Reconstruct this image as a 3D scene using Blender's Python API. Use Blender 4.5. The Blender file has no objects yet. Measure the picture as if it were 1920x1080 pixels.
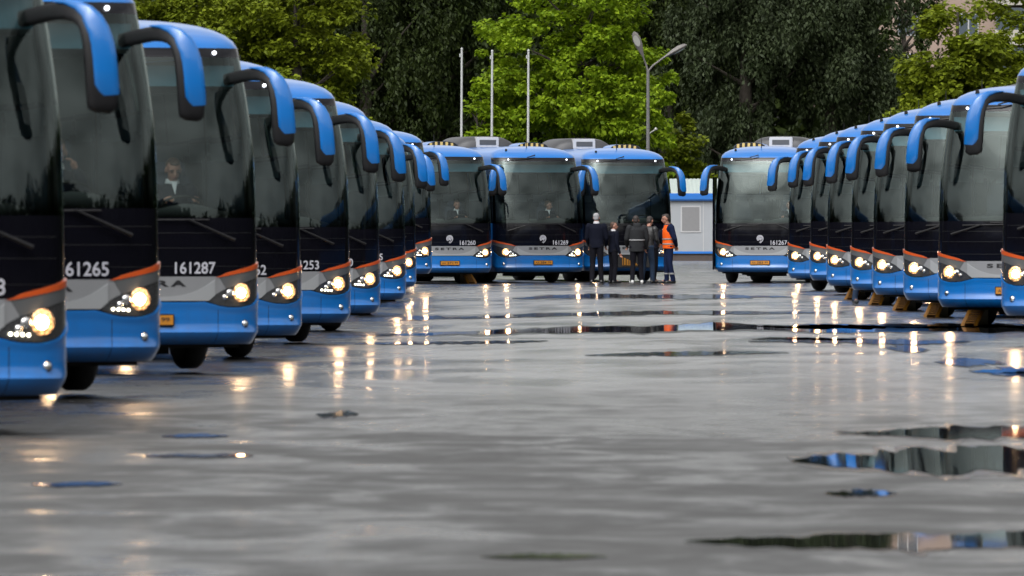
import bpy, bmesh, math, random
import numpy as np
from mathutils import Vector, Matrix, noise
R = math.radians
S = bpy.context.scene
C = S.collection
random.seed(7)
rng = np.random.default_rng(11)

# ------------------------------------------------------------------ camera, sky, sun
cam = bpy.data.cameras.new('camera'); co = bpy.data.objects.new('camera', cam); C.objects.link(co)
co.location = (0, 0, 1.56); co.rotation_euler = (R(90 - 0.4154), 0, 0)
cam.lens = 300; cam.sensor_width = 36; cam.clip_start = 1; cam.clip_end = 6000
cam.dof.use_dof = True; cam.dof.focus_distance = 225; cam.dof.aperture_fstop = 9
S.camera = co
W = bpy.data.worlds.new('World'); S.world = W; W.use_nodes = True
wn = W.node_tree; wn.nodes.clear()
sky = wn.nodes.new('ShaderNodeTexSky'); sky.sky_type = 'NISHITA'; sky.sun_disc = False
sky.sun_elevation = R(50); sky.sun_rotation = R(200); sky.dust_density = 6; sky.air_density = 1.6; sky.ozone_density = 1
hs = wn.nodes.new('ShaderNodeHueSaturation'); hs.inputs['Saturation'].default_value = 0.06
bg = wn.nodes.new('ShaderNodeBackground'); bg.inputs[1].default_value = 0.15
wo = wn.nodes.new('ShaderNodeOutputWorld')
wn.links.new(sky.outputs[0], hs.inputs['Color']); tcw = wn.nodes.new('ShaderNodeTexCoord'); nw = wn.nodes.new('ShaderNodeTexNoise'); nw.inputs['Scale'].default_value = 2.2; nw.inputs['Detail'].default_value = 5; nw.inputs['Roughness'].default_value = .55
mpw = wn.nodes.new('ShaderNodeMapping'); mpw.inputs['Scale'].default_value = (1, 1, 2.2); wn.links.new(tcw.outputs['Generated'], mpw.inputs[0]); wn.links.new(mpw.outputs[0], nw.inputs['Vector'])
rw = wn.nodes.new('ShaderNodeMapRange'); rw.inputs['From Min'].default_value = .35; rw.inputs['From Max'].default_value = .65; rw.inputs['To Min'].default_value = .62; rw.inputs['To Max'].default_value = 1.5
wn.links.new(nw.outputs['Fac'], rw.inputs['Value']); vm = wn.nodes.new('ShaderNodeVectorMath'); vm.operation = 'SCALE'
wn.links.new(hs.outputs[0], vm.inputs[0]); wn.links.new(rw.outputs[0], vm.inputs['Scale']); wn.links.new(vm.outputs[0], bg.inputs[0]); wn.links.new(bg.outputs[0], wo.inputs[0])
sl = bpy.data.lights.new('sun', 'SUN'); sl.energy = 0.5; sl.angle = R(50); sl.color = (1, .97, .92)
so = bpy.data.objects.new('sun', sl); C.objects.link(so); so.rotation_euler = (R(40), 0, R(-20))
S.view_settings.view_transform = 'Standard'; S.view_settings.look = 'None'
S.view_settings.exposure = 0.72; S.view_settings.gamma = 1
S.cycles.max_bounces = 8; S.cycles.transparent_max_bounces = 16; S.cycles.glossy_bounces = 4
S.cycles.sample_clamp_indirect = 12; S.cycles.caustics_reflective = False; S.cycles.caustics_refractive = False

# ------------------------------------------------------------------ materials
def mat(name, col, rough=.5, metal=0, coat=0, emit=None, es=0, spec=.5, var=0, vscale=8, bump=0, bscale=30):
    m = bpy.data.materials.new(name); m.use_nodes = True
    nt = m.node_tree; p = nt.nodes['Principled BSDF']
    p.inputs['Base Color'].default_value = (*col, 1); p.inputs['Roughness'].default_value = rough
    p.inputs['Metallic'].default_value = metal; p.inputs['Coat Weight'].default_value = coat
    p.inputs['Coat Roughness'].default_value = .03; p.inputs['Specular IOR Level'].default_value = spec
    if emit: p.inputs['Emission Color'].default_value = (*emit, 1); p.inputs['Emission Strength'].default_value = es
    if var or bump:
        tc = nt.nodes.new('ShaderNodeTexCoord'); n = nt.nodes.new('ShaderNodeTexNoise')
        n.inputs['Scale'].default_value = vscale; n.inputs['Detail'].default_value = 5
        nt.links.new(tc.outputs['Object'], n.inputs['Vector'])
        if var:
            mx = nt.nodes.new('ShaderNodeMix'); mx.data_type = 'RGBA'
            mx.inputs['A'].default_value = (*[c * (1 - var) for c in col], 1)
            mx.inputs['B'].default_value = (*[min(1, c * (1 + var)) for c in col], 1)
            nt.links.new(n.outputs['Fac'], mx.inputs['Factor']); nt.links.new(mx.outputs['Result'], p.inputs['Base Color'])
        if bump:
            b = nt.nodes.new('ShaderNodeBump'); b.inputs['Strength'].default_value = bump; b.inputs['Distance'].default_value = .01
            n2 = nt.nodes.new('ShaderNodeTexNoise'); n2.inputs['Scale'].default_value = bscale
            nt.links.new(tc.outputs['Object'], n2.inputs['Vector'])
            nt.links.new(n2.outputs['Fac'], b.inputs['Height']); nt.links.new(b.outputs[0], p.inputs['Normal'])
    return m
def glassmat(name, tint, ior=1.5, rough=.01):
    m = bpy.data.materials.new(name); m.use_nodes = True; nt = m.node_tree; nt.nodes.clear()
    o = nt.nodes.new('ShaderNodeOutputMaterial'); mx = nt.nodes.new('ShaderNodeMixShader')
    t = nt.nodes.new('ShaderNodeBsdfTransparent'); t.inputs[0].default_value = (*tint, 1)
    g = nt.nodes.new('ShaderNodeBsdfGlossy'); g.inputs['Roughness'].default_value = rough; g.inputs['Color'].default_value = (.86, 1, .96, 1)
    f = nt.nodes.new('ShaderNodeFresnel'); f.inputs[0].default_value = ior
    nt.links.new(f.outputs[0], mx.inputs[0]); nt.links.new(t.outputs[0], mx.inputs[1]); nt.links.new(g.outputs[0], mx.inputs[2])
    nt.links.new(mx.outputs[0], o.inputs[0]); return m
M = dict(
    blue=mat('blue_paint', (.002, .108, .36), .28, 0, .45, var=.06, vscale=2),
    black=mat('gloss_black', (.003, .003, .005), .10, 0, 0, spec=.3),
    matt=mat('black_plastic', (.005, .005, .006), .5, spec=.3, var=.3, vscale=20),
    seam=mat('seam_dark', (.008,.008,.009), .4),
    silver=mat('silver_paint', (.22, .225, .235), .3, .3, .5, var=.05),
    silverlt=mat('light_silver_paint', (.30, .31, .32), .28, .3, .6),
    grey=mat('grey_paint', (.075, .078, .082), .35, .1, .4),
    orange=mat('orange_reflector', (.42, .06, .006), .35, 0, .3),
    glass=glassmat('windshield_glass', (.70, .78, .76), 1.50),
    sglass=glassmat('side_glass', (.36, .40, .40), 1.45),
    lens=mat('lamp_housing', (.035, .036, .038), .15, .3, 1, var=.5, vscale=60, bump=.5, bscale=50),
    chrome=mat('chrome', (.6, .6, .6), .15, 1, bump=.6, bscale=45),
    bowl=None,
    lamp=mat('lit_bulb', (1, .9, .7), .3, emit=(1, .66, .36), es=80),
    led=mat('lit_led', (1, 1, .8), .3, emit=(1, .93, .72), es=6),
    mark=mat('lit_marker', (1, 1, 1), .3, emit=(.85, .9, 1), es=2.2),
    white=mat('white_lettering', (.36, .36, .40), .5),
    darktext=mat('black_lettering', (.006, .006, .008), .4),
    plate=mat('plate_yellow', (.36, .14, .006), .45),
    tyre=mat('tyre_rubber', (.012, .012, .013), .7, bump=.3, bscale=60),
    rim=mat('wheel_metal', (.35, .35, .36), .35, .8),
    under=mat('chassis_black', (.008, .008, .008), .8),
    lining=mat('cabin_lining', (.10, .11, .115), .8, var=.15),
    dash=mat('dashboard_grey', (.11, .125, .125), .6, var=.1),
    seat=mat('seat_fabric', (.035, .045, .07), .9, var=.2, vscale=12),
    seatl=mat('headrest_cloth', (.10, .13, .16), .9),
    acgrey=mat('unit_grey', (.035, .035, .038), .5, var=.12, vscale=4),
    acwhite=mat('unit_white', (.42, .42, .43), .5),
    yellow=mat('ramp_yellow', (.30, .125, .005), .45, var=.25, vscale=9),
    hyellow=mat('hazard_yellow', (.5, .36, .12), .5),
    skin=mat('skin', (.27, .13, .09), .55, var=.12, vscale=14),
    hairg=mat('grey_hair', (.22, .22, .23), .8, var=.4, vscale=60),
    hairb=mat('dark_hair', (.018, .012, .010), .7, var=.4, vscale=60),
    hairn=mat('brown_hair', (.05, .025, .015), .7, var=.4, vscale=60),
    navy=mat('navy_cloth', (.003, .004, .010), .85, var=.2, vscale=10, spec=.12, bump=.6, bscale=9),
    trous=mat('dark_trouser_cloth', (.005, .005, .008), .9, var=.2, vscale=10, spec=.12, bump=.6, bscale=9),
    shirt=mat('white_shirt', (.45, .45, .47), .8),
    coat=mat('charcoal_coat', (.017, .018, .020), .8, var=.2, vscale=10, spec=.12, bump=.7, bscale=9),
    coatl=mat('light_grey_coat', (.12, .12, .125), .8, var=.15, vscale=10),
    leather=mat('black_leather', (.007, .007, .008), .5, bump=.7, bscale=10),
    jeans=mat('blue_denim', (.022, .036, .065), .85, var=.3, vscale=12, spec=.12, bump=.6, bscale=9),
    work=mat('work_navy', (.005, .009, .03), .85, var=.3, vscale=8, spec=.12, bump=.6, bscale=9),
    wblue=mat('work_blue', (.01, .03, .25), .8, var=.2),
    vest=mat('vest_orange', (.62, .085, .008), .7, var=.1, spec=.12, bump=.5, bscale=10),
    refl=mat('reflective_tape', (.16, .16, .165), .5),
    shoe=mat('shoe_black', (.008, .008, .008), .35),
    shoew=mat('shoe_white', (.5, .5, .5), .6),
    red=mat('red_cloth', (.25, .012, .02), .8),
    eye=mat('eye_dark', (.02, .012, .01), .3),
    lips=mat('lips', (.25, .08, .07), .5),
)

def bowlmat():
    m = mat('lit_reflector', (.5, .35, .2), .15, .8, bump=1, bscale=40); nt = m.node_tree; p = nt.nodes['Principled BSDF']
    tc = nt.nodes.new('ShaderNodeTexCoord'); v = nt.nodes.new('ShaderNodeTexVoronoi'); v.inputs['Scale'].default_value = 52
    r = nt.nodes.new('ShaderNodeMapRange'); r.inputs['From Min'].default_value = .6; r.inputs['From Max'].default_value = .1; r.inputs['To Min'].default_value = .12; r.inputs['To Max'].default_value = 3.0
    nt.links.new(tc.outputs['Object'], v.inputs['Vector']); nt.links.new(v.outputs['Distance'], r.inputs['Value']); nt.links.new(r.outputs[0], p.inputs['Emission Strength'])
    p.inputs['Emission Color'].default_value = (1, .45, .16, 1); return m
M['bowl'] = bowlmat()
def road_film(m):
    nt = m.node_tree; p = nt.nodes['Principled BSDF']; N = nt.nodes.new; L = nt.links.new
    old = p.inputs['Base Color'].links[0].from_socket; tc = N('ShaderNodeTexCoord'); sp = N('ShaderNodeSeparateXYZ'); L(tc.outputs['Object'], sp.inputs[0])
    r = N('ShaderNodeMapRange'); r.inputs['From Min'].default_value = .85; r.inputs['From Max'].default_value = .35; r.inputs['To Max'].default_value = .35; L(sp.outputs['Z'], r.inputs['Value'])
    n = N('ShaderNodeTexNoise'); n.inputs['Scale'].default_value = 3.5; n.inputs['Detail'].default_value = 8; n.inputs['Roughness'].default_value = .7; mp = N('ShaderNodeMapping'); mp.inputs['Scale'].default_value = (2.2, 2.2, .8); L(tc.outputs['Object'], mp.inputs[0]); L(mp.outputs[0], n.inputs['Vector'])
    r2 = N('ShaderNodeMapRange'); r2.inputs['From Min'].default_value = .42; r2.inputs['From Max'].default_value = .75; L(n.outputs['Fac'], r2.inputs['Value'])
    mu = N('ShaderNodeMath'); mu.operation = 'MULTIPLY'; L(r.outputs[0], mu.inputs[0]); L(r2.outputs[0], mu.inputs[1])
    mx = N('ShaderNodeMix'); mx.data_type = 'RGBA'; L(mu.outputs[0], mx.inputs['Factor']); L(old, mx.inputs['A']); mx.inputs['B'].default_value = (.045, .043, .04, 1)
    L(mx.outputs['Result'], p.inputs['Base Color'])
road_film(M['blue'])
def dot_band(m):
    nt = m.node_tree; N = nt.nodes.new; L = nt.links.new; t = [n for n in nt.nodes if n.type == 'BSDF_TRANSPARENT'][0]; c = tuple(t.inputs[0].default_value)
    tc = N('ShaderNodeTexCoord'); sp = N('ShaderNodeSeparateXYZ'); L(tc.outputs['Object'], sp.inputs[0]); r = N('ShaderNodeMapRange'); r.interpolation_type = 'SMOOTHSTEP'
    r.inputs['From Min'].default_value = 1.66; r.inputs['From Max'].default_value = 1.90; L(sp.outputs['Z'], r.inputs['Value'])
    mx = N('ShaderNodeMix'); mx.data_type = 'RGBA'; mx.inputs['A'].default_value = (.01,.01,.01,1); mx.inputs['B'].default_value = c; L(r.outputs[0], mx.inputs['Factor']); L(mx.outputs['Result'], t.inputs[0])
dot_band(M['glass'])
# ------------------------------------------------------------------ object helpers
def link(o, parent=None):
    C.objects.link(o)
    if parent: o.parent = parent
    return o
def tag(o, label=None, cat=None, group=None, kind=None):
    if label: o['label'] = label
    if cat: o['category'] = cat
    if group: o['group'] = group
    if kind: o['kind'] = kind
    return o
def empty(name, loc=(0, 0, 0), rz=0):
    o = bpy.data.objects.new(name, None); o.empty_display_size = .3; C.objects.link(o)
    o.location = loc; o.rotation_euler = (0, 0, rz); return o
class MB:
    def __init__(s): s.v = []; s.f = []; s.m = []
    def add(s, vs, fs, mi=0):
        n = len(s.v); s.v += [tuple(v) for v in vs]; s.f += [tuple(i + n for i in f) for f in fs]; s.m += [mi] * len(fs); return s
    def box(s, x0, x1, y0, y1, z0, z1, mi=0):
        return s.add([(x0,y0,z0),(x1,y0,z0),(x1,y1,z0),(x0,y1,z0),(x0,y0,z1),(x1,y0,z1),(x1,y1,z1),(x0,y1,z1)],
                     [(3,2,1,0),(4,5,6,7),(0,1,5,4),(1,2,6,5),(2,3,7,6),(3,0,4,7)], mi)
    def grid(s, rows, mi=0, closed=False, flip=False):
        nr, nc = len(rows), len(rows[0]); vs = [p for r in rows for p in r]; fs = []
        for i in range(nr - 1):
            for j in range(nc if closed else nc - 1):
                k = (j + 1) % nc; q = (i*nc + j, i*nc + k, (i+1)*nc + k, (i+1)*nc + j)
                fs.append(q[::-1] if flip else q)
        return s.add(vs, fs, mi)
    def tube(s, pts, rad, n=8, mi=0, caps=True):
        pts = [Vector(p) for p in pts]; rr = rad if isinstance(rad, (list, tuple)) else [rad] * len(pts)
        rows = []
        for i, p in enumerate(pts):
            t = (pts[min(i+1, len(pts)-1)] - pts[max(i-1, 0)]).normalized()
            a = Vector((0, 0, 1)) if abs(t.z) < .9 else Vector((1, 0, 0))
            u = t.cross(a).normalized(); w = t.cross(u)
            rows.append([p + (u * math.cos(2*math.pi*k/n) + w * math.sin(2*math.pi*k/n)) * rr[i] for k in range(n)])
        s.grid(rows, mi, True)
        if caps:
            s.add(rows[0], [tuple(range(n))], mi); s.add(rows[-1], [tuple(range(n-1, -1, -1))], mi)
        return s
    def build(s, name, mats, parent=None, smooth=True, merge=False, bevel=0):
        me = bpy.data.meshes.new(name); me.from_pydata(s.v, [], s.f)
        if not isinstance(mats, (list, tuple)): mats = [mats]
        for m in mats: me.materials.append(m)
        me.polygons.foreach_set('material_index', s.m)
        if merge or bevel:
            b = bmesh.new(); b.from_mesh(me)
            if merge: bmesh.ops.remove_doubles(b, verts=b.verts, dist=.0005)
            if bevel: bmesh.ops.bevel(b, geom=[e for e in b.edges if e.is_manifold and e.calc_face_angle(0) > .5], offset=bevel, segments=2, affect='EDGES')
            bmesh.ops.recalc_face_normals(b, faces=b.faces)
            b.to_mesh(me); b.free()
        if smooth:
            me.shade_smooth()
            try: me.set_sharp_from_angle(angle=R(38))
            except Exception: pass
        me.update()
        return link(bpy.data.objects.new(name, me), parent)

# ------------------------------------------------------------------ coach shape
N_ = 4.2; BD = .45; ARC = .12
def W_(z):
    if z > 3.385:
        t = min(1, (z - 3.385) / .43); return 1.19 * (1 - t**2.8) ** (1/2.8)
    if z > 2.2: return 1.275 - .085 * ((z - 2.2)/1.185)**1.5
    if z < .5: return 1.275 - .05 * (.5 - z) / .15
    return 1.275
def Y_(z):
    if z > 3.385:
        t = min(1, (z - 3.385) / .43); return .45 + 1.5 * (1 - math.sqrt(max(0, 1 - t*t)))
    if z > 1.06: return .03 + .42 * ((z - 1.06)/2.325)**2.3
    return float(np.interp(z, [.35,.38,.43,.47,.50,.56,.65,1.06], [.13,.07,.025,0,.022,.035,.03,.03]))
def AX(z, a):      # a in -pi/2..pi/2 along the front arc
    w = W_(z); s = 1 if a >= 0 else -1; a = abs(a)
    sa = math.sin(a)**(2/N_); return s * w * sa, Y_(z) + BD * (1 - max(0, math.cos(a))**(2/N_)) + ARC*sa*sa
_a = np.linspace(0, math.pi/2, 2001); _a = (_a / (math.pi/2))**2.0 * math.pi/2
_x = 1.275 * np.sin(_a)**(2/N_); _y = BD * (1 - np.clip(np.cos(_a), 0, 1)**(2/N_)) + ARC*(_x/1.275)**2
_q = np.concatenate([[0], np.cumsum(np.hypot(np.diff(_x), np.diff(_y)))]); QM = float(_q[-1])
def q_of_x(x): return float(np.interp(abs(x), _x, _q)) * (1 if x >= 0 else -1)
def SP0(q, z):
    if abs(q) <= QM: return AX(z, math.copysign(float(np.interp(abs(q), _q, _a)), q))
    return math.copysign(W_(z), q), Y_(z) + BD + ARC + abs(q) - QM
def SP(q, z, off=0):
    x, y = SP0(q, z)
    if not off: return Vector((x, y, z))
    e = .004
    a = SP0(q + e, z); b = SP0(q - e, z); c = SP0(q, z + e); d = SP0(q, z - e)
    n = Vector((a[0]-b[0], a[1]-b[1], 0)).cross(Vector((c[0]-d[0], c[1]-d[1], 2*e)))
    n.normalize()
    return Vector((x, y, z)) + n * off
def curve(pts, x):
    xs = [p[0] for p in pts]; zs = [p[1] for p in pts]
    w = .03; return sum(np.interp(x + k*w, xs, zs) for k in (-1, -.5, 0, .5, 1)) / 5
def patch(mb, q0, q1, lo, hi, off=.01, nq=24, nz=4, mi=0, thick=True):
    """strip of bodywork between two height curves, following the nose, with a rim back to the body"""
    qs = [q0 + (q1 - q0) * i / nq for i in range(nq + 1)]
    L = lo if callable(lo) else (lambda q: lo); H = hi if callable(hi) else (lambda q: hi)
    rows = []
    for j in range(nz + 1):
        rows.append([SP(q, L(q) + (H(q) - L(q)) * j / nz, off) for q in qs])
    mb.grid(rows, mi)
    if thick:
        back = lambda j: [SP(q, (L(q), H(q))[j], off - .03) for q in qs]
        mb.grid([back(0), rows[0]], mi); mb.grid([rows[-1], back(1)], mi)
        for e in (0, -1):
            a = [r[e] for r in rows]; q = qs[e]
            b = [SP(q, L(q) + (H(q) - L(q)) * j / nz, off - .03) for j in range(nz + 1)]
            mb.grid([a, b], mi, flip=(e == 0))
    return mb
def both(fn):
    for s in (-1, 1): fn(s)
HLT = [(.66,.80),(.74,.87),(.85,.925),(1.1,1.0),(1.38,1.07),(1.62,1.085)]
HLB = [(.66,.795),(.74,.765),(.86,.742),(1.05,.738),(1.22,.775),(1.38,.87),(1.62,.95)]
ORL = [(.70,1.05),(.80,1.05),(1.38,1.155),(1.62,1.17)]
ORH = [(.70,1.05),(.78,1.055),(.88,1.10),(1.38,1.208),(1.62,1.222)]
GBOT = [(0,.80),(.5,.80),(.66,.805)]
sgn = lambda f, s: (lambda q: curve(f, abs(q)))
def text_obj(name, body, h, cx, cz, off, m, parent, xs=1.0, bold=.0, width=None, spacing=1.0, ybase=None):
    cu = bpy.data.curves.new('txt', 'FONT'); cu.body = body; cu.size = 1; cu.offset = bold; cu.space_character = spacing
    cu.extrude = 0; cu.resolution_u = 4
    t = bpy.data.objects.new('txt', cu); C.objects.link(t); dg = bpy.context.evaluated_depsgraph_get()
    me = bpy.data.meshes.new_from_object(t.evaluated_get(dg)); bpy.data.objects.remove(t); bpy.data.curves.remove(cu)
    bm = bmesh.new(); bm.from_mesh(me)
    bmesh.ops.remove_doubles(bm, verts=bm.verts, dist=.0005)
    xs0 = [v.co.x for v in bm.verts]; ys0 = [v.co.y for v in bm.verts]
    x0, x1, y0, y1 = min(xs0), max(xs0), min(ys0), max(ys0)
    sy = h / (y1 - y0); sx = (width / (x1 - x0)) if width else sy * xs
    for v in bm.verts:
        x = (v.co.x - (x0 + x1)/2) * sx + cx; z = (v.co.y - (y0 + y1)/2) * sy + cz
        if ybase is None: v.co = SP(q_of_x(x), z, off)
        else: v.co = (x, ybase, z)
    bm.to_mesh(me); bm.free(); me.name = name; me.materials.clear(); me.materials.append(m)
    return link(bpy.data.objects.new(name, me), parent)
def disc_on(mb, x, z, r, off, n=20, mi=0, dome=0, rows=4, outer=True):
    """disc that follows the nose surface"""
    q = q_of_x(x); c = SP(q, z, off)
    e = .004; tq = (SP(q+e, z) - SP(q-e, z)).normalized(); tz = (SP(q, z+e) - SP(q, z-e)).normalized()
    nn = tq.cross(tz).normalized(); nn = (nn + Vector((0, -1.2, 0))).normalized()
    tq = Vector((0,0,1)).cross(nn).normalized() * -1; tz = nn.cross(tq) * -1
    rr = [[c + (tq*math.cos(2*math.pi*k/n) + tz*math.sin(2*math.pi*k/n)) * r * math.sin(math.pi/2*j/rows) + nn*dome*math.cos(math.pi/2*j/rows) for k in range(n)] for j in range(rows + 1)]
    rr[0] = [c + nn*dome + (p - c - nn*dome)*1e-3 for p in rr[1]]
    mb.grid(rr, mi, True)
    if outer: mb.grid([rr[-1], [p - nn*.05 for p in rr[-1]]], mi, True)
    return c, nn

ZS = [.35,.38,.43,.47,.50,.56,.65,.78,.9,1.06,1.2,1.36,1.52,1.68,1.9,2.15,2.4,2.65,2.9,3.15,3.27,3.385,3.485,3.56,3.63,3.69,3.735,3.77,3.795,3.808]
LEN = 12.1
def make_coach():
    root = empty('coach')
    # body shell -----------------------------------------------------
    nA = 14; arc = [(-math.pi/2) + math.pi * i / (2*nA) for i in range(2*nA + 1)]
    ar = []
    for a in arc:
        s = 1 if a >= 0 else -1; ar.append(s * (abs(a)/(math.pi/2))**1.4 * math.pi/2)
    ys = [2.66, 2.74, 4.45, 4.55, 6.3, 6.4, 8.15, 8.25, 10.0, 10.1, 11.6]
    tpan = {(1), (3), (5), (7), (9)}
    rows = []; nb = 5
    for z in ZS:
        w = W_(z); ye = Y_(z) + BD + ARC
        front = [AX(z, a) for a in ar]
        right = [(w, ye + .12)] + [(w, y) for y in ys]
        rb = []
        for k in range(1, nb + 1):
            t = math.pi/2 * k / nb; rb.append((w - .25*(1 - math.cos(t)) * (w/1.275) - (0), 11.75 + .35*math.sin(t)))
        back = rb + [(-x, y) for x, y in rb[::-1]]
        left = [(-x, y) for x, y in right[::-1]]
        rows.append([Vector((x, y, z)) for x, y in front + right + back + left])
    nf = len(ar); nr = 1 + len(ys); nc = len(rows[0])
    mb = MB(); vs = [p for r in rows for p in r]; fs = []; ms = []
    gl = {}
    for i in range(len(ZS) - 1):
        z0 = ZS[i]
        for j in range(nc):
            k = (j + 1) % nc; f = (i*nc+j, i*nc+k, (i+1)*nc+k, (i+1)*nc+j); m = 0
            if j < nf - 1:
                if z0 < 3.48: m = 1
                if 1.67 < z0 < 3.38: continue
            else:
                jr = j - (nf - 1) if j < nf - 1 + nr else (None if j < nf + nr + 2*nb - 1 else nc - 1 - j + 0)
                if jr is not None and 1.67 < z0 < 3.14:
                    # jr 0: pillar, 1: cab window, then pane/pillar alternate
                    if jr == 1 or (jr >= 3 and jr % 2 == 1 and jr < 13): gl.setdefault(('R' if j < nf - 1 + nr else 'L', jr), []).append(f); continue
                    m = 1
            fs.append(f); ms.append(m)
    mb.v = [tuple(v) for v in vs]; mb.f = fs; mb.m = ms
    top = [(len(ZS)-1)*nc + j for j in range(nc)]
    mb.f.append(tuple(top)); mb.m.append(0)
    body = mb.build('body', [M['blue'], M['black']], root)
    # windows --------------------------------------------------------
    for key, fl in gl.items():
        g = MB(); ids = sorted({i for f in fl for i in f}); mp = {i: n for n, i in enumerate(ids)}
        g.add([vs[i] for i in ids], [tuple(mp[i] for i in f) for f in fl]); g.build('side_window', M['sglass'], root)
    g = MB(); zr = [z for z in ZS if 1.67 < z < 3.39]
    zr2 = []
    for a, b in zip(zr[:-1], zr[1:]): zr2 += [a, (a+b)/2]
    zr2.append(zr[-1])
    qs = [math.copysign((abs(t))**.8 * 1, t) * QM for t in np.linspace(-1, 1, 57)]
    g.grid([[SP(q, z) for q in qs] for z in zr2]); g.build('windshield', M['glass'], root)
    # underbody ------------------------------------------------------
    u = MB(); u.box(-1.1, 1.1, .5, 11.9, .3, .52); u.box(-.5, .5, 1.2, 2.2, .22, .3); u.box(-.9,-.6,3.6,4.6,.24,.3)
    u.build('chassis', M['under'], root, smooth=False)
    # cabin ----------------------------------------------------------
    c = MB(); c.box(-1.2, 1.2, .9, 11.9, 1.05, 1.12); c.box(-1.12, 1.12, .95, 11.8, 3.42, 3.47)
    c.box(-1.2, 1.2, 11.5, 11.6, 1.12, 3.4); c.box(-1.15, -1.0, 1.4, 11.5, 3.05, 3.4); c.box(1.0, 1.15, 1.4, 11.5, 3.05, 3.4)
    c.build('cabin_lining', M['lining'], root, smooth=False)
    d = MB(); prof = [(.30,1.54),(.36,1.60),(.55,1.66),(.8,1.73),(1.0,1.70),(1.08,1.5),(1.08,1.1)]
    xs = np.linspace(-1.16, 1.16, 25)
    def dz(x, z, y): 
        h = .10*math.exp(-((x-.62)/.36)**2)*(1 if y > .5 else .3) + .03*math.exp(-((x+.5)/.5)**2); return z + h*(z > 1.55)
    d.grid([[(x, y + .42*abs(x/1.16)**5, dz(x, z, y)) for x in xs] for y, z in prof])
    d.box(-.22, -.02, .56, .62, 1.66, 1.80)
    d.build('dashboard', M['dash'], root)
    sw = MB()
    for k in range(24):
        a0, a1 = 2*math.pi*k/24, 2*math.pi*(k+1)/24
        P = lambda a: Vector((.62 + .23*math.cos(a), 1.12 - .10*math.sin(a), 1.80 + .2*math.sin(a)*.55))
        sw.tube([P(a0), P(a1)], .016, 6, caps=False)
    sw.tube([(.62,1.12,1.80),(.62,1.0,1.6)], .035, 8); sw.tube([(.40,1.12,1.8),(.84,1.12,1.8)], .018, 6)
    sw.build('steering_wheel', M['matt'], root)
    def seat(x, y, z, w=.46, nm='passenger_seat', m=M['seat'], cloth=True):
        s = MB(); s.box(x-w/2, x+w/2, y-.2, y+.25, z+.35, z+.48); s.box(x-w/2, x+w/2, y+.2, y+.32, z+.42, z+1.05); s.box(x-w/2+.07, x+w/2-.07, y+.21, y+.31, z+1.06, z+1.2)
        s.box(x-.1, x+.1, y-.1, y+.1, z, z+.35)
        o = s.build(nm, m, root, bevel=.03)
        if cloth:
            h = MB(); h.box(x-w/2+.08, x+w/2-.08, y+.195, y+.205, z+.98, z+1.17); h.build('headrest_cloth', M['seatl'], o, smooth=False)
    seat(.64, 1.6, 1.08, .52, 'driver_seat', M['seat'], False)
    seat(-.7, 2.0, 1.05, .45, 'guide_seat', M['seat'], False)
    for r in range(4):
        y = 3.2 + r * 1.0
        for x in (-.9, -.42, .42, .9): seat(x, y, 1.3)
    v = MB(); v.box(-1.1, 1.1, .72, .735, 3.08, 3.3); v.build('sun_blind', mat_visor, root, smooth=False)
    # cab pillars behind the glass corner
    for s in (-1, 1):
        p = MB(); p.tube([SP(s*(QM-.06), 1.5, -.05), SP(s*(QM-.06), 2.4, -.05), SP(s*(QM-.06), 3.45, -.05)], [.045,.035,.04], 8)
        p.build('corner_pillar', M['matt'], root)
    # bumper ---------------------------------------------------------
    def btop(q):
        q = abs(q)
        if q < .66: return curve(GBOT, q) - .012
        return curve(HLB, q) - .004 + (.004 if q > .7 else 0) - .01
    b = MB(); nq = 80; Q1 = QM + .45; qq = [-Q1 + 2*Q1*i/nq for i in range(nq+1)]
    low = [.352,.38,.43,.455,.47,.485,.50,.56]
    def topz(q):
        if abs(q) > 1.62: return .95 - .008
        return btop(q)
    rows = [[SP(q, z, .014) for q in qq] for z in low]
    for t in (.25,.5,.75,.9,1): rows.append([SP(q, .56 + (topz(q) - .56)*t, .014 + (.012 if t > .85 else 0)) for q in qq])
    rows.append([SP(q, topz(q), -.02) for q in qq]); rows.insert(0, [SP(q, .355, -.05) for q in qq])
    b.grid(rows); b.build('bumper', M['blue'], root)
    sm = MB()
    for s in (-1, 1):
        patch(sm, s*.765, s*.772, lambda q: .36, lambda q: topz(q), .0165, 1, 14, thick=False)
    for z in (1.166, 1.36, 1.52):
        patch(sm, -1.2, 1.2, z-.002, z+.002, .004, 40, 1, mi=1, thick=False)
    sm.build('panel_seam', [M['under'], M['seam']], root)
    # grille ---------------------------------------------------------
    gr = MB(); cut = lambda q: 1.05 - (abs(q) - .78)*1.5; patch(gr, -.855, .855, lambda q: max(.803, curve(HLT, abs(q)) if abs(q) > .66 else 0) , lambda q: max(min(1.058, cut(q)), curve(HLT, abs(q)) + .001), .013, 90, 6)
    gro = gr.build('grille', M['silver'], root)
    gt = MB(); crease = lambda q: .845 + .19*(abs(q)/.74)**3.2
    patch(gt, -.73, .73, lambda q: max(.802, (curve(HLT, abs(q)) if abs(q) > .66 else 0)) , lambda q: min(1.05, crease(q)), .024, 60, 4)
    gt.build('grille_lip', M['silverlt'], gro)
    text_obj('lettering', 'SETRA', .068, 0, .985, .016, M['darktext'], gro, bold=.05, width=.82, spacing=1.5)
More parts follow.
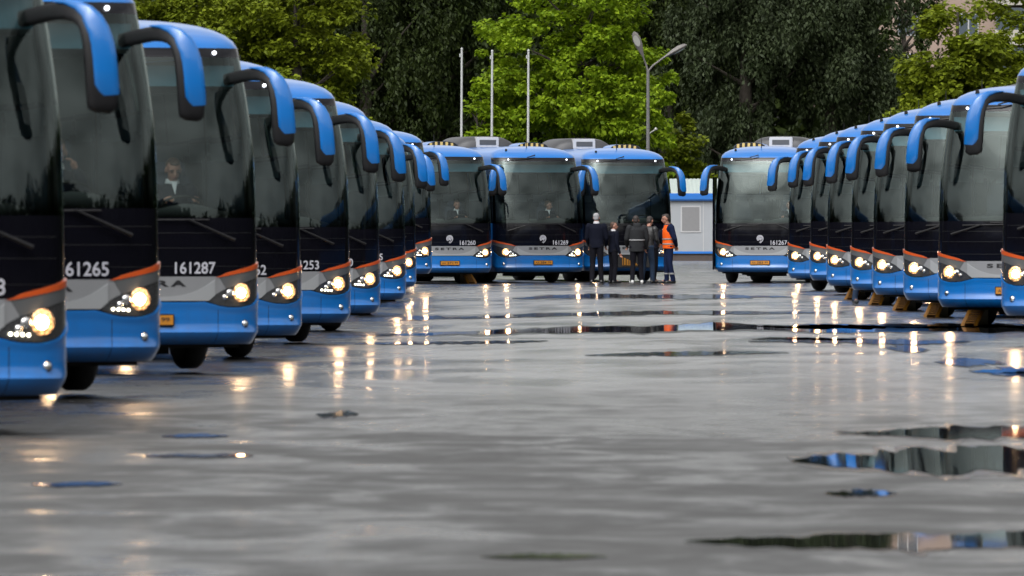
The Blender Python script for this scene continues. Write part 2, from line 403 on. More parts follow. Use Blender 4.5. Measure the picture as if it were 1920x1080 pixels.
    for s in (-1, 1):
        o = MB(); patch(o, s*.74, s*1.60, lambda q: curve(ORL, abs(q)) + .002, lambda q: curve(ORH, abs(q)), .02, 26, 2)
        ob = o.build('trim_stripe', M['orange'], root)
        o = MB(); patch(o, s*.78, s*1.62, lambda q: max(curve(HLT, abs(q)), min(cut(q) + .003, curve(ORL, abs(q)) - .002)), lambda q: curve(ORL, abs(q)) - .001, .014, 40, 3)
        o.build('lamp_surround', M['grey'], root)
        o = MB(); patch(o, s*1.60, s*1.68, lambda q: 1.085, lambda q: 1.225, .016, 4, 2); o.build('corner_trim', M['silverlt'], root)
        h = MB(); patch(h, s*.675, s*1.52, lambda q: curve(HLB, abs(q)), lambda q: curve(HLT, abs(q)) - .004, .012, 26, 6)
        ho = h.build('headlight', M['lens'], root)
        r = MB(); c0, nn = disc_on(r, s*1.03, .887, .098, .022, dome=.012); r.build('reflector', M['bowl'], ho)
        r = MB(); disc_on(r, s*1.015, .885, .050, .04, dome=.01, outer=False); r.build('bulb', M['lamp'], ho)
        r = MB()
        for k, (x, z, rad) in enumerate([(.90,.885,.042),(.84,.84,.03)]): disc_on(r, s*x, z, rad, .02, 12, dome=.02)
        r.build('indicator', M['chrome'], ho)
        r = MB()
        for k in range(4): disc_on(r, s*(.775 + .048*k), .80 - .003*k, .013, .024, 8, dome=.008, outer=False)
        r.build('led_row', M['led'], ho)
        f = MB(); disc_on(f, s*1.07, .555, .045, .018, 16, dome=.0); fo = f.build('fog_lamp', M['under'], root)
        f = MB(); disc_on(f, s*1.07, .555, .034, .024, 14, dome=.02); f.build('lamp_glass', M['chrome'], fo)
        k = MB(); disc_on(k, s*.90, 3.43, .021, .012, 12, dome=.012); k.build('marker_lamp', M['mark'], root)
    # plate ----------------------------------------------------------
    p = MB(); p.box(-.275, .275, -.012, .06, .535, .665); po = p.build('number_plate', M['under'], root, smooth=False, bevel=.006)
    p = MB(); p.box(-.258, .258, -.018, -.013, .550, .650); p.build('plate_face', M['plate'], po, smooth=False)
    # emblem (concentric swirl) -------------------------------------
    e = MB()
    def arcs(r, w, a0, a1, tail=None):
        n = 26; pts = [(r*math.cos(a0 + (a1-a0)*i/n), r*math.sin(a0 + (a1-a0)*i/n)) for i in range(n+1)]
        if tail: pts += tail
        rows_ = [[], []]
        for i, (x, z) in enumerate(pts):
            a = Vector(pts[min(i+1, len(pts)-1)]) - Vector(pts[max(i-1, 0)]); a.normalize(); nx, nz = -a.y, a.x
            rows_[0].append(SP(q_of_x(x + nx*w), 1.262 + z + nz*w, .006)); rows_[1].append(SP(q_of_x(x - nx*w), 1.262 + z - nz*w, .006))
        e.grid(rows_)
    arcs(.015, .009, 0, 2*math.pi)
    arcs(.042, .007, R(-60), R(250))
    arcs(.064, .007, R(-20), R(240))
    arcs(.086, .008, R(225), R(-25), [(.07,-.055),(.035,-.10),(0,-.125)])
    arcs(.03, .007, R(-120), R(-60), [(.03,-.045),(0,-.09),(-.02,-.11)])
    e.build('emblem', M['white'], root)
    # wipers ---------------------------------------------------------
    def wiper(blade, arm, off=.035):
        w = MB()
        bl = [SP(q_of_x(blade[0] + (blade[1]-blade[0])*t), blade[2] + (blade[3]-blade[2])*t, off) for t in (0,.2,.4,.6,.8,1)]
        w.tube(bl, .011, 6)
        al = [SP(q_of_x(arm[0] + (arm[1]-arm[0])*t), arm[2] + (arm[3]-arm[2])*t, off + .03) for t in (0,.33,.66,1)]
        w.tube(al, [.02,.016,.014,.012], 6); w.build('wiper', M['matt'], root)
    wiper((-.36,.66,1.655,1.655), (.93,.42,1.44,1.66)); wiper((-.80,-.05,1.61,1.625), (-.97,-.5,1.47,1.615))
    wiper((-.82,-.30,3.425,3.46), (-.10,-.35,3.51,3.46), .03)
    # side mirrors ---------------------------------------------------
    for s in (-1, 1):
        k = .10 if s < 0 else 0
        path = [(1.00,.62,3.15),(1.09,.38,3.18),(1.17+k*.6,.12,3.20),(1.26+k,-.08,3.18),(1.335+k,-.16,3.10),(1.38+k,-.19,2.95),(1.40+k,-.20,2.75),(1.415+k,-.19,2.57),(1.42+k,-.18,2.475),(1.418+k,-.175,2.44)]
        wid = [.062,.064,.066,.075,.095,.112,.117,.117,.108,.06]; dep = [.05,.05,.05,.05,.05,.05,.05,.05,.045,.02]
        path = [Vector((s*x, y, z)) for x, y, z in path]
        def ribbon(pts, wid, dep, n=14, shift=0):
            rows = []
            for i, p in enumerate(pts):
                t = (pts[min(i+1, len(pts)-1)] - pts[max(i-1, 0)]).normalized()
                f = min(1, max(0, (i/(len(pts)-1) - (.22 if len(pts) > 12 else -.3))*2.6)) 
                ref = Vector((0,0,1)).lerp(Vector((s,0,.25)), f); w = (ref - t*ref.dot(t)).normalized(); d = t.cross(w).normalized()
                if d.y > 0: d = -d
                r = []
                for k_ in range(n):
                    a = 2*math.pi*k_/n; ca, sa = math.cos(a), math.sin(a)
                    ex = .5; u = math.copysign(abs(ca)**ex, ca); v_ = math.copysign(abs(sa)**ex, sa)
                    r.append(p + w*(u*wid[i] + shift) + d*v_*dep[i])
                rows.append(r)
            return rows
        # smooth the path
        def sub(lst):
            out = []
            for i in range(len(lst)-1):
                p0, p1, p2, p3 = lst[max(i-1,0)], lst[i], lst[i+1], lst[min(i+2,len(lst)-1)]
                for t in (0, .5):
                    out.append(.5*((2*p1) + (p2-p0)*t + (2*p0-5*p1+4*p2-p3)*t*t + (3*p1-p0-3*p2+p3)*t**3))
            out.append(lst[-1]); return out
        P2, W2, D2 = sub(path), sub(wid), sub(dep)
        mb = MB(); rr = ribbon(P2, W2, D2); mb.grid(rr, 0, True); mb.add(rr[0], [tuple(range(14))]); mb.add(rr[-1], [tuple(range(13,-1,-1))])
        mo = mb.build('side_mirror', M['matt'], root, merge=True)
        i0 = 4; i1 = len(P2) - 4
        def ribbon2(i, wv, dv, sh):
            W3 = list(W2); D3 = list(D2); W3[i] = wv; D3[i] = dv
            return ribbon(P2, W3, D3, shift=sh)[i]
        Pb = P2[i0:i1]; n = len(Pb); Wb = []; Db = []
        Ps = []
        for i in range(n):
            t = i/(n-1); f = min(1, t*2.6)
            Wb.append(W2[i0+i]*(.12 + .74*f)); Db.append(D2[i0+i] + .014)
            if i == n-1: Wb[-1] *= .8; Db[-1] *= .8
            Ps.append(W2[i0+i] - Wb[-1] + .012)
        rows = []
        for i in range(n):
            rows.append([p - c_ + c2 for p, c_, c2 in [(p_, Vector((0,0,0)), Vector((0,0,0))) for p_ in ribbon2(i0+i, Wb[i], Db[i], Ps[i])]])
        mb = MB(); mb.grid(rows, 0, True); mb.add(rows[0], [tuple(range(14))]); mb.add(rows[-1], [tuple(range(13,-1,-1))])
        mb.build('mirror_shell', M['blue'], mo, merge=True)
        g = MB(); x0 = s*(1.41+k); g.box(x0-.085, x0+.085, -.125, -.12, 2.56, 2.98); g.build('mirror_glass', M['chrome'], mo, smooth=False)
    # roof equipment -------------------------------------------------
    a = MB(); prof = [(0,0),(.0,.18),(.1,.28),(.35,.31),(.7,.30),(.95,.2),(1,0)]
    for (x0, x1, mi) in ((-1.0, 1.0, 0),):
        xs = np.linspace(-1, 1, 21); rows = []
        for yy, zz in [(5.3,.0),(5.32,.15),(5.42,.26),(5.7,.31),(7.3,.31),(7.6,.2),(7.7,0)]:
            rows.append([(x, yy + .25*abs(x)**4*(1 if yy < 6 else -1), 3.795 + max(-.15, zz*(1 - abs(x)**5*.9) - .14*abs(x)**3 + .02)) for x in xs])
        a.grid(rows)
    ao = a.build('air_conditioner', M['acgrey'], root)
    a = MB(); a.box(-.33, .33, 5.27, 5.6, 3.80, 4.10); a.build('unit_panel', M['acwhite'], ao, smooth=False, bevel=.02)
    a = MB(); a.box(-.24, .24, 5.262, 5.268, 3.88, 4.02); a.build('vent', M['grey'], ao, smooth=False)
    a = MB(); rows = []
    for i in range(15):
        t = math.pi*i/14; rows.append([(-.45*math.cos(t), y, 3.76 + .17*math.sin(t)**.7) for y in (3.0, 3.9)])
    a.grid(rows); ho = a.build('roof_fairing', M['blue'], root); 
    a = MB(); a.grid([[(-.44*math.cos(math.pi*i/14), 3.01, 3.76 + z*.165*math.sin(math.pi*i/14)**.7) for i in range(15)] for z in (0, 1)])
    for k in range(5): a.box(-.36 + k*.15, -.29 + k*.15, 2.995, 3.005, 3.77, 3.77 + .11 + (.03 if 0 < k < 4 else 0), 1)
    a.build('fairing_front', [M['under'], M['hyellow']], ho, smooth=False)
    a = MB(); a.tube([(-.1, 1.25, 3.72), (-.1, 1.25, 3.78), (-.1, 1.27, 4.1)], [.03, .012, .006], 6); a.build('antenna', M['matt'], root)
    a = MB(); a.tube([(-.78, .95, 3.6), (-.78, .95, 3.72), (-.78, .95, 3.73)], [.04, .03, .012], 8); a.build('roof_knob', M['matt'], root)
    # wheels ---------------------------------------------------------
    for y, dual in ((2.75, 0), (8.7, 1)):
        for s in (-1, 1):
            w = MB(); wd = .3 if not dual else .62; xo = 1.235
            prof = [(.0,.28),(.0,.40),(.03,.47),(.07,.5),(wd-.07,.5),(wd-.03,.47),(wd,.40),(wd,.25)]
            rows = [[(s*(xo - p), y + r*math.cos(2*math.pi*k/32), .54 + r*math.sin(2*math.pi*k/32)) for k in range(32)] for p, r in prof]
            w.grid(rows, 0, True, flip=(s < 0)); w.add(rows[-1], [tuple(range(32))])
            wo_ = w.build('wheel', M['tyre'], root)
            rm = MB(); prof = [(.0,.285),(.02,.27),(.08,.22),(.06,.12),(.01,.10),(.0,.001)]
            rm.grid([[(s*(xo - p), y + r*math.cos(2*math.pi*k/24), .54 + r*math.sin(2*math.pi*k/24)) for k in range(24)] for p, r in prof], 0, True)
            rm.build('rim', M['rim'], wo_)
            ar_ = MB(); pts = [(s*1.28, y + .62*math.cos(math.pi*k/20), .50 + .60*math.sin(math.pi*k/20)) for k in range(21)]
            ar_.add(pts + [(s*1.28, y-.62, .352), (s*1.28, y+.62, .352)], [tuple(range(21)) + (21, 22)])
            ar_.build('wheel_arch', M['under'], root, smooth=False)
    return root
mat_visor = mat('blue_tint_visor', (.05, .14, .19), .6)
def kids(o): return [c for c in bpy.data.objects if c.parent == o]
def copy_tree(o, skip=()):
    def rec(src, par):
        c = src.copy(); C.objects.link(c); c.parent = par
        for ch in tree[src.name]: rec(bpy.data.objects[ch], c)
        return c
    return rec(o, None)

proto = make_coach()
tree = {}
for o in list(bpy.data.objects):
    if o.parent: tree.setdefault(o.parent.name, []).append(o.name)
for o in bpy.data.objects: tree.setdefault(o.name, [])

# ground height: a shallow dip in front of the left row
def gz(x, y):
    g = float(np.interp(y, [0,66,73.4,88,104,118,136,160,186,202,240,3000], [0,0,.06,0,-.09,-.09,-.13,-.13,-.08,0,0,0]))
    t = min(1, max(0, (3.5 - x) / 6.5)); return g * t*t*(3 - 2*t)
ORD = ['first','second','third','fourth','fifth','sixth','seventh','eighth','ninth']
LFT = [(-3.33,63.0,0,'161258','',1),(-3.08,74.0,.02,'161265','',1),(-2.71,90.0,.02,'161287','AX 397',0),(-2.60,105.0,0,'161262','',0),
       (-2.27,119.0,0,'161253','',1),(-2.11,136.0,0,'161250','',1),(-2.01,160.5,0,'161255','',1),(-2.09,186.0,0,'','',0),(-1.92,203.5,.12,'','',1)]
RGT = [(6.41,111.0,.09,'','',1),(6.62,132.0,0,'','AX 396',1),(6.67,144.6,0,'','',1),(6.63,156.3,0,'','',1),(6.68,167.6,0,'','',1),
       (6.64,179.6,0,'','',1),(6.76,193.0,.03,'','',1),(6.65,205.0,0,'','',1)]
MID = [(-.56,231.0,0,'161260','AX 371',1,R(16)),(1.98,234.5,0,'161269','AX 384',1,R(17)),(4.47,239.5,0,'','',0,R(14))]
specs = []
for i, (x, y, dz, n, p, led) in enumerate(LFT):
    lab = {0:'blue coach cut by the left edge of the frame, nearest of the left row',
           1:'blue coach in the left row numbered 161265, second from the left edge',
           2:'blue coach in the left row with white number 161287 beside its headlight',
           3:'blue coach just behind the one numbered 161287, its number ending 62',
           4:'blue coach in the left row showing 253 as the end of its number',
           5:'blue coach in the left row just behind the one whose number ends 253',
           6:'blue coach, third from the far end of the left row, number ending 5',
           7:'narrow visible blue coach in the left row, second from the row\'s far end',
           8:'farthest blue coach of the left row, beside the one numbered 161260'}[i]
    specs.append((x - 1.12, y, dz, R(16 + [0,.5,-.4,.6,-.3,.2,-.6,.4,0][i]), n, p, led, lab, 'coaches parked in the left row', 1))
for i, (x, y, dz, n, p, led) in enumerate(RGT):
    lab = {0:'blue coach cut by the right edge of the frame, nearest of the right row',
           1:'blue coach in the right row with part of its yellow plate visible',
           2:'blue coach third from the right edge, just behind the one showing part of its plate',
           3:'blue coach fourth from the right edge, in the middle of the right row',
           4:'blue coach in the right row with legs showing under its bumper',
           5:'blue coach just behind the right row coach with legs under its bumper',
           6:'narrow visible blue coach in the right row, second from the row\'s far end',
           7:'farthest blue coach of the right row, overlapping the one numbered 161267'}[i]
    specs.append((x + 1.12, y, dz, R(-16 + [0,-.4,.5,-.3,.4,-.5,.3,0][i]), n, p, 0, lab, 'coaches parked in the right row', -1))
for (x, y, dz, n, p, led, yaw), lab in zip(MID, ('blue coach at the yard end numbered 161260, left of the one numbered 161269',
        'blue coach at the yard end numbered 161269, its whole front in view',
        'blue coach at the yard end with its nose flap open behind the group of men')):
    specs.append((x - 1.12, y, dz, yaw, n, p, led, lab, 'coaches parked across the far end', 1))
specs.append((6.80, 234.0, 0, R(-8), '161267', 'AX 383', 1, 'blue coach numbered 161267 with its door open beside the white cabin', 'coaches parked across the far end', -1))
coaches = []
for i, (x, y, dz, yaw, num, pl, led, lab, grp, fs) in enumerate(specs):
    o = proto if i == 0 else copy_tree(proto)
    o.location = (x, y, dz + gz(x, y) - .04); o.rotation_euler = (0, 0, yaw); tag(o, lab, 'coach', grp); coaches.append(o)
chmap = {}
for o in bpy.data.objects:
    if o.parent: chmap.setdefault(o.parent, []).append(o)
def child(o, nm): return [c for c in chmap.get(o, []) if c.name.split('.')[0] == nm]
for o, (x, y, dz, yaw, num, pl, led, lab, grp, fs) in zip(coaches, specs):
    for f in child(o, 'roof_fairing'):
        f.location.x = .62 * fs
        if 'far end' not in grp:
            for g2 in chmap.pop(f, []): bpy.data.objects.remove(g2)
            chmap[o].remove(f); bpy.data.objects.remove(f)
    if not led:
        for h in child(o, 'headlight'):
            for l in child(h, 'led_row'): chmap[h].remove(l); bpy.data.objects.remove(l)
    if num: text_obj('fleet_number', num, .125, .515, 1.15, .006, M['white'], o, bold=.012, width=.45)
    po = child(o, 'number_plate')[0]
    if pl:
        a, b = pl.split()
        text_obj('plate_text', a, .05, -.17, .598, 0, M['darktext'], po, bold=.01, width=.11, ybase=-.02)
        text_obj('plate_text', b, .066, .0, .600, 0, M['darktext'], po, bold=.01, width=.17, ybase=-.02)
        text_obj('plate_text', '99', .045, .175, .605, 0, M['darktext'], po, bold=.01, width=.09, ybase=-.02)
# the coach with its nose flap open, and the open door of the lone coach
C3 = coaches[-2]; C4 = coaches[-1]
for nm in ('number_plate',):
    for c in child(C3, nm):
        for g in chmap.get(c, []): bpy.data.objects.remove(g)
        bpy.data.objects.remove(c)
m_ = MB(); m_.box(-.62, .62, -.045, .02, .44, .80); m_.build('open_service_bay', M['under'], C3, smooth=False, bevel=.01)
m_ = MB(); m_.box(-.60, .62, -.052, -.047, .775, .795, 1); m_.add([(-.28,-.06,.50),(.25,-.06,.50),(-.28,-.06,.74)], [(0,1,2)])
for k in range(6): m_.box(-.26+k*.08, -.235+k*.08, -.066, -.062, .51, .72 - k*.035, 1)
m_.build('warning_panel', [M['yellow'], M['matt']], C3, smooth=False)
m_ = MB(); m_.tube([(-1.2, .55, .45), (-1.28, .3, .45), (-1.31, .3, .45)], .012, 6)
m_.box(-1.34, -1.30, .25, 1.0, .40, 2.95); m_.build('open_door', M['black'], C4, smooth=False, bevel=.01)

# ------------------------------------------------------------------ ground
def ground_mat():
    m = bpy.data.materials.new('wet_asphalt'); m.use_nodes = True; nt = m.node_tree; p = nt.nodes['Principled BSDF']
    L = nt.links.new; N = nt.nodes.new
    tc = N('ShaderNodeTexCoord')
    def noise_(scale, det=6, rough=.6, sx=1, sy=1, dist=0):
        mp = N('ShaderNodeMapping'); mp.inputs['Scale'].default_value = (sx, sy, 1); n = N('ShaderNodeTexNoise')
        n.inputs['Scale'].default_value = scale; n.inputs['Detail'].default_value = det; n.inputs['Roughness'].default_value = rough; n.inputs['Distortion'].default_value = dist
        L(tc.outputs['Object'], mp.inputs[0]); L(mp.outputs[0], n.inputs['Vector']); return n.outputs['Fac']
    def ramp(src, a, b, va, vb):
        r = N('ShaderNodeMapRange'); r.interpolation_type = 'SMOOTHSTEP'
        for k, v in (('From Min', a), ('From Max', b), ('To Min', va), ('To Max', vb)): r.inputs[k].default_value = v
        L(src, r.inputs['Value']); return r.outputs[0]
    sep = N('ShaderNodeSeparateXYZ'); L(tc.outputs['Object'], sep.inputs[0]); sep_y = sep.outputs['Y']
    big = noise_(.09, 5, .55, 1.0, .35); mid = noise_(.55, 6, .6, 1, .35, .4); sml = noise_(1.9, 6, .65, 1, .3, .6); fine = noise_(9, 6, .7)
    cr = N('ShaderNodeMix'); cr.data_type = 'RGBA'; cr.inputs['A'].default_value = (.012,.012,.0122,1); cr.inputs['B'].default_value = (.055,.055,.054,1)
    L(mid, cr.inputs['Factor']); L(cr.outputs['Result'], p.inputs['Base Color'])
    def add_(a, b):
        n = N('ShaderNodeMath'); n.operation = 'ADD'; L(a, n.inputs[0]); L(b, n.inputs[1]); return n.outputs[0]
    sm2 = noise_(1.0, 7, .6, .8, .55, .8); nearm = ramp(sep_y, 85, 60, 0, 1); q_ = N('ShaderNodeMath'); q_.operation = 'MULTIPLY'; L(ramp(sm2, .38, .62, -.06, .26), q_.inputs[0]); L(nearm, q_.inputs[1])
    rr = add_(q_.outputs[0], add_(add_(ramp(big, .38, .62, -.08, .12), ramp(mid, .36, .64, .18, .40)), ramp(sml, .38, .62, -.04, .08)))
    wet = ramp(sep.outputs['Y'], 70, 105, 1.15, .66); mu = N('ShaderNodeMath'); mu.operation = 'MULTIPLY'; mu.use_clamp = True; L(rr, mu.inputs[0]); L(wet, mu.inputs[1])
    L(mu.outputs[0], p.inputs['Roughness'])
    p.inputs['Specular IOR Level'].default_value = .5
    film = add_(ramp(big, .40, .60, .30, -.15), ramp(sml, .40, .60, .20, -.05)); far_ = ramp(sep.outputs['Y'], 62, 92, -.15, .95)
    fm = N('ShaderNodeMath'); fm.operation = 'ADD'; fm.use_clamp = True; L(film, fm.inputs[0]); L(far_, fm.inputs[1])
    ln = ramp(sep.outputs['X'], -2.6, -.2, .1, 1.0); f2 = N('ShaderNodeMath'); f2.operation = 'MULTIPLY'; L(fm.outputs[0], f2.inputs[0]); L(ln, f2.inputs[1])
    L(f2.outputs[0], p.inputs['Coat Weight']); p.inputs['Coat IOR'].default_value = 1.6
    L(ramp(mid, .36, .64, .15, .24), p.inputs['Coat Roughness'])
    b = N('ShaderNodeBump'); b.inputs['Strength'].default_value = .6; b.inputs['Distance'].default_value = .005
    L(fine, b.inputs['Height']); L(b.outputs[0], p.inputs['Normal'])
    return m
gm = ground_mat()
ysl = sorted(set([-300,-100,0,20,40,60] + list(range(64, 244, 4)) + [260,300,360,420,500,800,1600,3000]))
xsl = [-1500,-500,-150,-60,-25,-12,-7,-5,-4,-3,-2,-1,0,1,2,3,4,5,7,10,15,25,60,150,500,1500]
m_ = MB(); m_.grid([[(x, y, gz(x, y)) for x in xsl] for y in ysl]); g = m_.build('ground', gm); g['kind'] = 'structure'
# still water lying in shallow hollows
wat = mat('still_water', (.010, .011, .012), .02, spec=.6, bump=.03, bscale=3)
wat2 = mat('wet_film', (.014, .014, .015), .07, spec=.6); damp = mat('damp_edge', (.016, .016, .017), .16, spec=.55)
def sheet(lo, hi, m, z, nm):
    mb = MB(); mb.grid([[(x, y, gz(x, y) + z) for x, y in lo], [(x, y, gz(x, y) + z) for x, y in hi]])
    o = mb.build(nm, m); o['kind'] = 'structure'; return o
def puddle(x0, x1, yn, yf, seed, m, n=160, taper_l=True, taper_r=False, lobes=5, path=None, wid=.2):
    lo, hi = [], []
    for i in range(n + 1):
        t = i / n; x = x0 + (x1 - x0)*t; env = 1.0
        if taper_l: env *= min(1, t*3.6)**.8
        if taper_r: env *= min(1, (1-t)*3.6)**.8
        N3 = lambda k, c: noise.noise((t*lobes*k, seed*3.1, c))
        a = .5 + .6*N3(1, 0) + .6*N3(4, 4) + .12*N3(11, 6); b = .5 + .6*N3(1.4, 1) + .6*N3(4.6, 8) + .12*N3(12, 9)
        a = max(-.25, a); b = max(-.2, b)
        if path: a = max(-.1, a - .1*N3(22, 3)); b = max(-.1, b)
        if path:
            a -= .35; b -= .35
            k = t*(len(path) - 1); i0 = min(int(k), len(path) - 2); f = k - i0
            px, py = [path[i0][c]*(1-f) + path[i0+1][c]*f for c in (0, 1)]; dx, dy = path[i0+1][0] - path[i0][0], path[i0+1][1] - path[i0][1]
            l = math.hypot(dx, dy*.12); nx, ny = -dy*.12/l, dx/l/.12*.12
            w = wid*env; lo.append((px - nx*w*(.4+a), py - ny*w*(.4+a)*6)); hi.append((px + nx*w*(.4+b), py + ny*w*(.4+b)*6))
        else:
            mid = yn + (yf - yn)*(.5 + .3*noise.noise((t*2, seed, 2))); h = (yf - yn)*.5*env
            lo.append((x, mid - h*(.35 + .65*a))); hi.append((x, mid + h*(.35 + .65*b) + .002))
    grow = .16*(yf - yn) if not path else .5
    sheet([(x, y - grow*(.6 + noise.noise((x*2, y, seed)))) for x, y in lo], [(x, y + grow*(.6 + noise.noise((x*2.2, y, seed + 3)))) for x, y in hi], damp, .003, 'damp_ground')
    return sheet(lo, hi, m, .007, 'puddle')
puddle(3.3, 4.9, 115.5, 119.5, 61, wat, taper_r=True, lobes=6); puddle(4.75, 5.25, 104, 112, 62, wat2, taper_r=True, lobes=3); puddle(4.85, 5.6, 94.5, 101, 63, wat2, taper_r=True, lobes=4); puddle(5.0, 6.6, 87, 92, 64, wat, taper_r=True, lobes=5)
puddle(2.45, 5.4, 61.8, 66.8, 3, wat); puddle(1.85, 4.6, 52.6, 60.4, 5, wat); puddle(.85, 3.4, 40.8, 43.4, 8, wat)
puddle(1.82, 2.25, 49.0, 50.5, 9, wat, taper_r=True); puddle(-.15, .45, 39.8, 40.6, 12, wat2, taper_r=True)
puddle(-2.4, 10.5, 124, 137, 15, wat, 120, lobes=9); puddle(3.6, 7.9, 128, 137, 16, wat, 90, lobes=7)
puddle(3.2, 6.2, 112, 118.5, 18, wat2, taper_r=True); puddle(4.9, 6.6, 88, 94, 22, wat)
puddle(.9, 3.4, 103, 107, 25, wat2, taper_r=True); puddle(-2.6, -2.1, 62.6, 64.0, 31, wat2, taper_r=True, lobes=2); puddle(-2.5, -1.75, 57.2, 58.4, 32, wat2, taper_r=True, lobes=2)
puddle(-2.9, -2.35, 51.0, 52.0, 35, wat2, taper_r=True, lobes=2); puddle(-1.6, -1.25, 68.5, 70.5, 37, wat2, taper_r=True); puddle(-2.2, .5, 117, 121, 38, wat2, taper_r=True, lobes=7)
puddle(-2.0, -1.2, 150, 160, 40, wat2, taper_r=True); puddle(0, 6.2, 180, 196, 43, wat2, 90, taper_r=True, lobes=7); puddle(-2, 6, 150, 158, 44, wat2, 90, taper_r=True, lobes=8)
m_ = MB(); m_.grid([[(x, y, .05 + .15*noise.noise((x*.1, y*.1, 0))) for x in range(-160, 161, 8)] for y in range(396, 520, 6)])
g = m_.build('lawn', mat('grass_green', (.04, .07, .015), .9, var=.4, vscale=.8)); g['kind'] = 'structure'

# ------------------------------------------------------------------ cabin building behind
def kiosk():
    r = empty('cabin_building', (0, 0, 0)); X0, X1, Y0, Y1 = 6.2, 13.4, 385, 390
    wl = mat('white_panel', (.27, .285, .305), .5, var=.05, vscale=1.5); bl = mat('fascia_blue', (.008, .12, .42), .4, var=.1)
    br = mat('brown_plinth', (.06, .045, .04), .8, var=.3); wf = mat('window_frame_grey', (.38, .38, .39), .5); bd = mat('window_blind', (.17, .17, .175), .6, var=.08)
    m = MB(); m.box(X0, X1, Y0, Y1, .42, 2.70); m.build('wall', wl, r, smooth=False)
    m = MB(); m.box(X0+.05, X1-.05, Y0+.05, Y1-.05, -.05, .32); m.build('plinth', br, r, smooth=False)
    m = MB(); m.box(X0-.02, X1+.02, Y0-.03, Y1+.02, .32, .42); m.build('skirt_strip', bl, r, smooth=False)
    m = MB(); m.box(X0-.15, X1+.15, Y0-.2, Y1+.2, 2.70, 3.04); m.build('roof', bl, r, smooth=False, bevel=.06)
    for x in (7.64, 9.1, 10.6, 12.1):
        m = MB(); m.box(x-.03, x+.88, Y0-.03, Y0+.02, 1.28, 2.48); f = m.build('window', wf, r, smooth=False)
        m = MB(); m.box(x+.03, x+.82, Y0-.036, Y0-.031, 1.34, 2.42); m.build('blind', bd, f, smooth=False)
    m = MB()
    for x in (7.15, 8.62, 10.1, 11.6): m.box(x, x+.03, Y0-.012, Y0, .42, 2.70)
    m.build('panel_joint', wf, r, smooth=False)
    tag(r, 'low white panel cabin with blue fascia and two shuttered windows between the coaches', 'building')
    m = MB(); rows = []
    for i in range(81): x = 7.3 + i*.09; rows.append([(x, 391, 2.9 + .02*(i % 2)), (x, 396, 3.75 + .02*(i % 2))])
    r2 = empty('shed', (0, 0, 0)); m.grid(rows); m.build('roof', mat('corrugated_sheet', (.33, .38, .36), .5, var=.2), r2, smooth=False)
    m = MB(); m.box(7.5, 14.3, 391.2, 396, 0, 2.9); m.build('wall', wl, r2, smooth=False)
    tag(r2, 'pale corrugated roof of a shed showing just above the blue cabin roof', 'shed')
kiosk()
# apartment block far behind the trees
def block():
    r = empty('apartment_building', (0, 0, 0)); X0, X1, Y0 = 22, 72, 620
    pk = mat('pink_brick', (.25, .185, .15), .8, var=.1, vscale=.5); ow = mat('pale_balcony', (.34, .32, .28), .7); wd = mat('window_dark', (.05, .065, .08), .2); fr = mat('window_white', (.36, .36, .36), .5)
    m = MB(); m.box(X0, X1, Y0, Y0+14, 0, 48); m.build('wall', pk, r, smooth=False)
    m = MB(); m.box(X0-.4, X1+.4, Y0-.4, Y0+14.4, 48, 49); m.build('roof', ow, r, smooth=False)
    n = 0
    for fl in range(4, 12):
        z = .9 + fl*2.9
        for k in range(11):
            x = X0 + 1.6 + k*4.4
            if n >= 90: break
            f = MB(); f.box(x, x+1.5, Y0-.06, Y0, z, z+1.6); fo = f.build('window', fr, r, smooth=False)
            f = MB(); f.box(x+.08, x+.7, Y0-.08, Y0-.065, z+.08, z+1.52); f.box(x+.8, x+1.42, Y0-.08, Y0-.065, z+.08, z+1.52); f.build('pane', wd, fo, smooth=False)
            n += 1
    for k in range(1):
        pass
    for k in range(2):
        x = X0 + 4.2 + (k*2+1)*8.8
        for fl in range(4, 8):
            f = MB(); f.box(x, x+3.0, Y0-1.1, Y0-.1, .2 + fl*2.9, 1.3 + fl*2.9); fo = f.build('balcony', ow, r, smooth=False)
            f = MB(); f.box(x+.1, x+2.9, Y0-1.0, Y0-.2, 1.302 + fl*2.9, 2.9 + fl*2.9); f.build('balcony_glazing', wd, fo, smooth=False)
    tag(r, 'pink and cream apartment block far behind the trees at top right', 'building')
block()
# ------------------------------------------------------------------ poles
pw = mat('pole_white', (.36, .37, .37), .4, var=.1); conc = mat('pole_concrete', (.11, .11, .11), .8, var=.25, vscale=5); lampm = mat('lamp_metal', (.13, .12, .115), .6, var=.3, vscale=9); lampg = mat('lamp_glass_old', (.32, .32, .30), .3)
SX = lambda px, Y: (px - 960) * Y / 16000.0
for px, top, wd in ((865, 92, 'leftmost of the three bare white flagpoles above the coach roofs'), (922, 96, 'middle one of the three bare white flagpoles above the coach roofs'), (990, 95, 'rightmost of the three bare white flagpoles above the coach roofs')):
    Y = 372; x = SX(px, Y); zt = 1.56 + (424 - top) * Y / 16000.0
    r = empty('flagpole', (x, Y, 0)); m = MB(); m.tube([(0,0,0), (0,0,zt*.5), (.02,0,zt)], [.065,.055,.045], 8); m.build('pole', pw, r)
    m = MB(); m.tube([(.02,0,zt), (.02,0,zt+.06)], [.06,.03], 8); m.build('cap', pw, r)
    m = MB(); m.tube([(-.05,-.04,zt-.35), (-.05,-.04,zt-.2)], .035, 6); m.build('pulley', pw, r)
    tag(r, wd, 'flagpole', 'bare flagpoles behind the coaches')
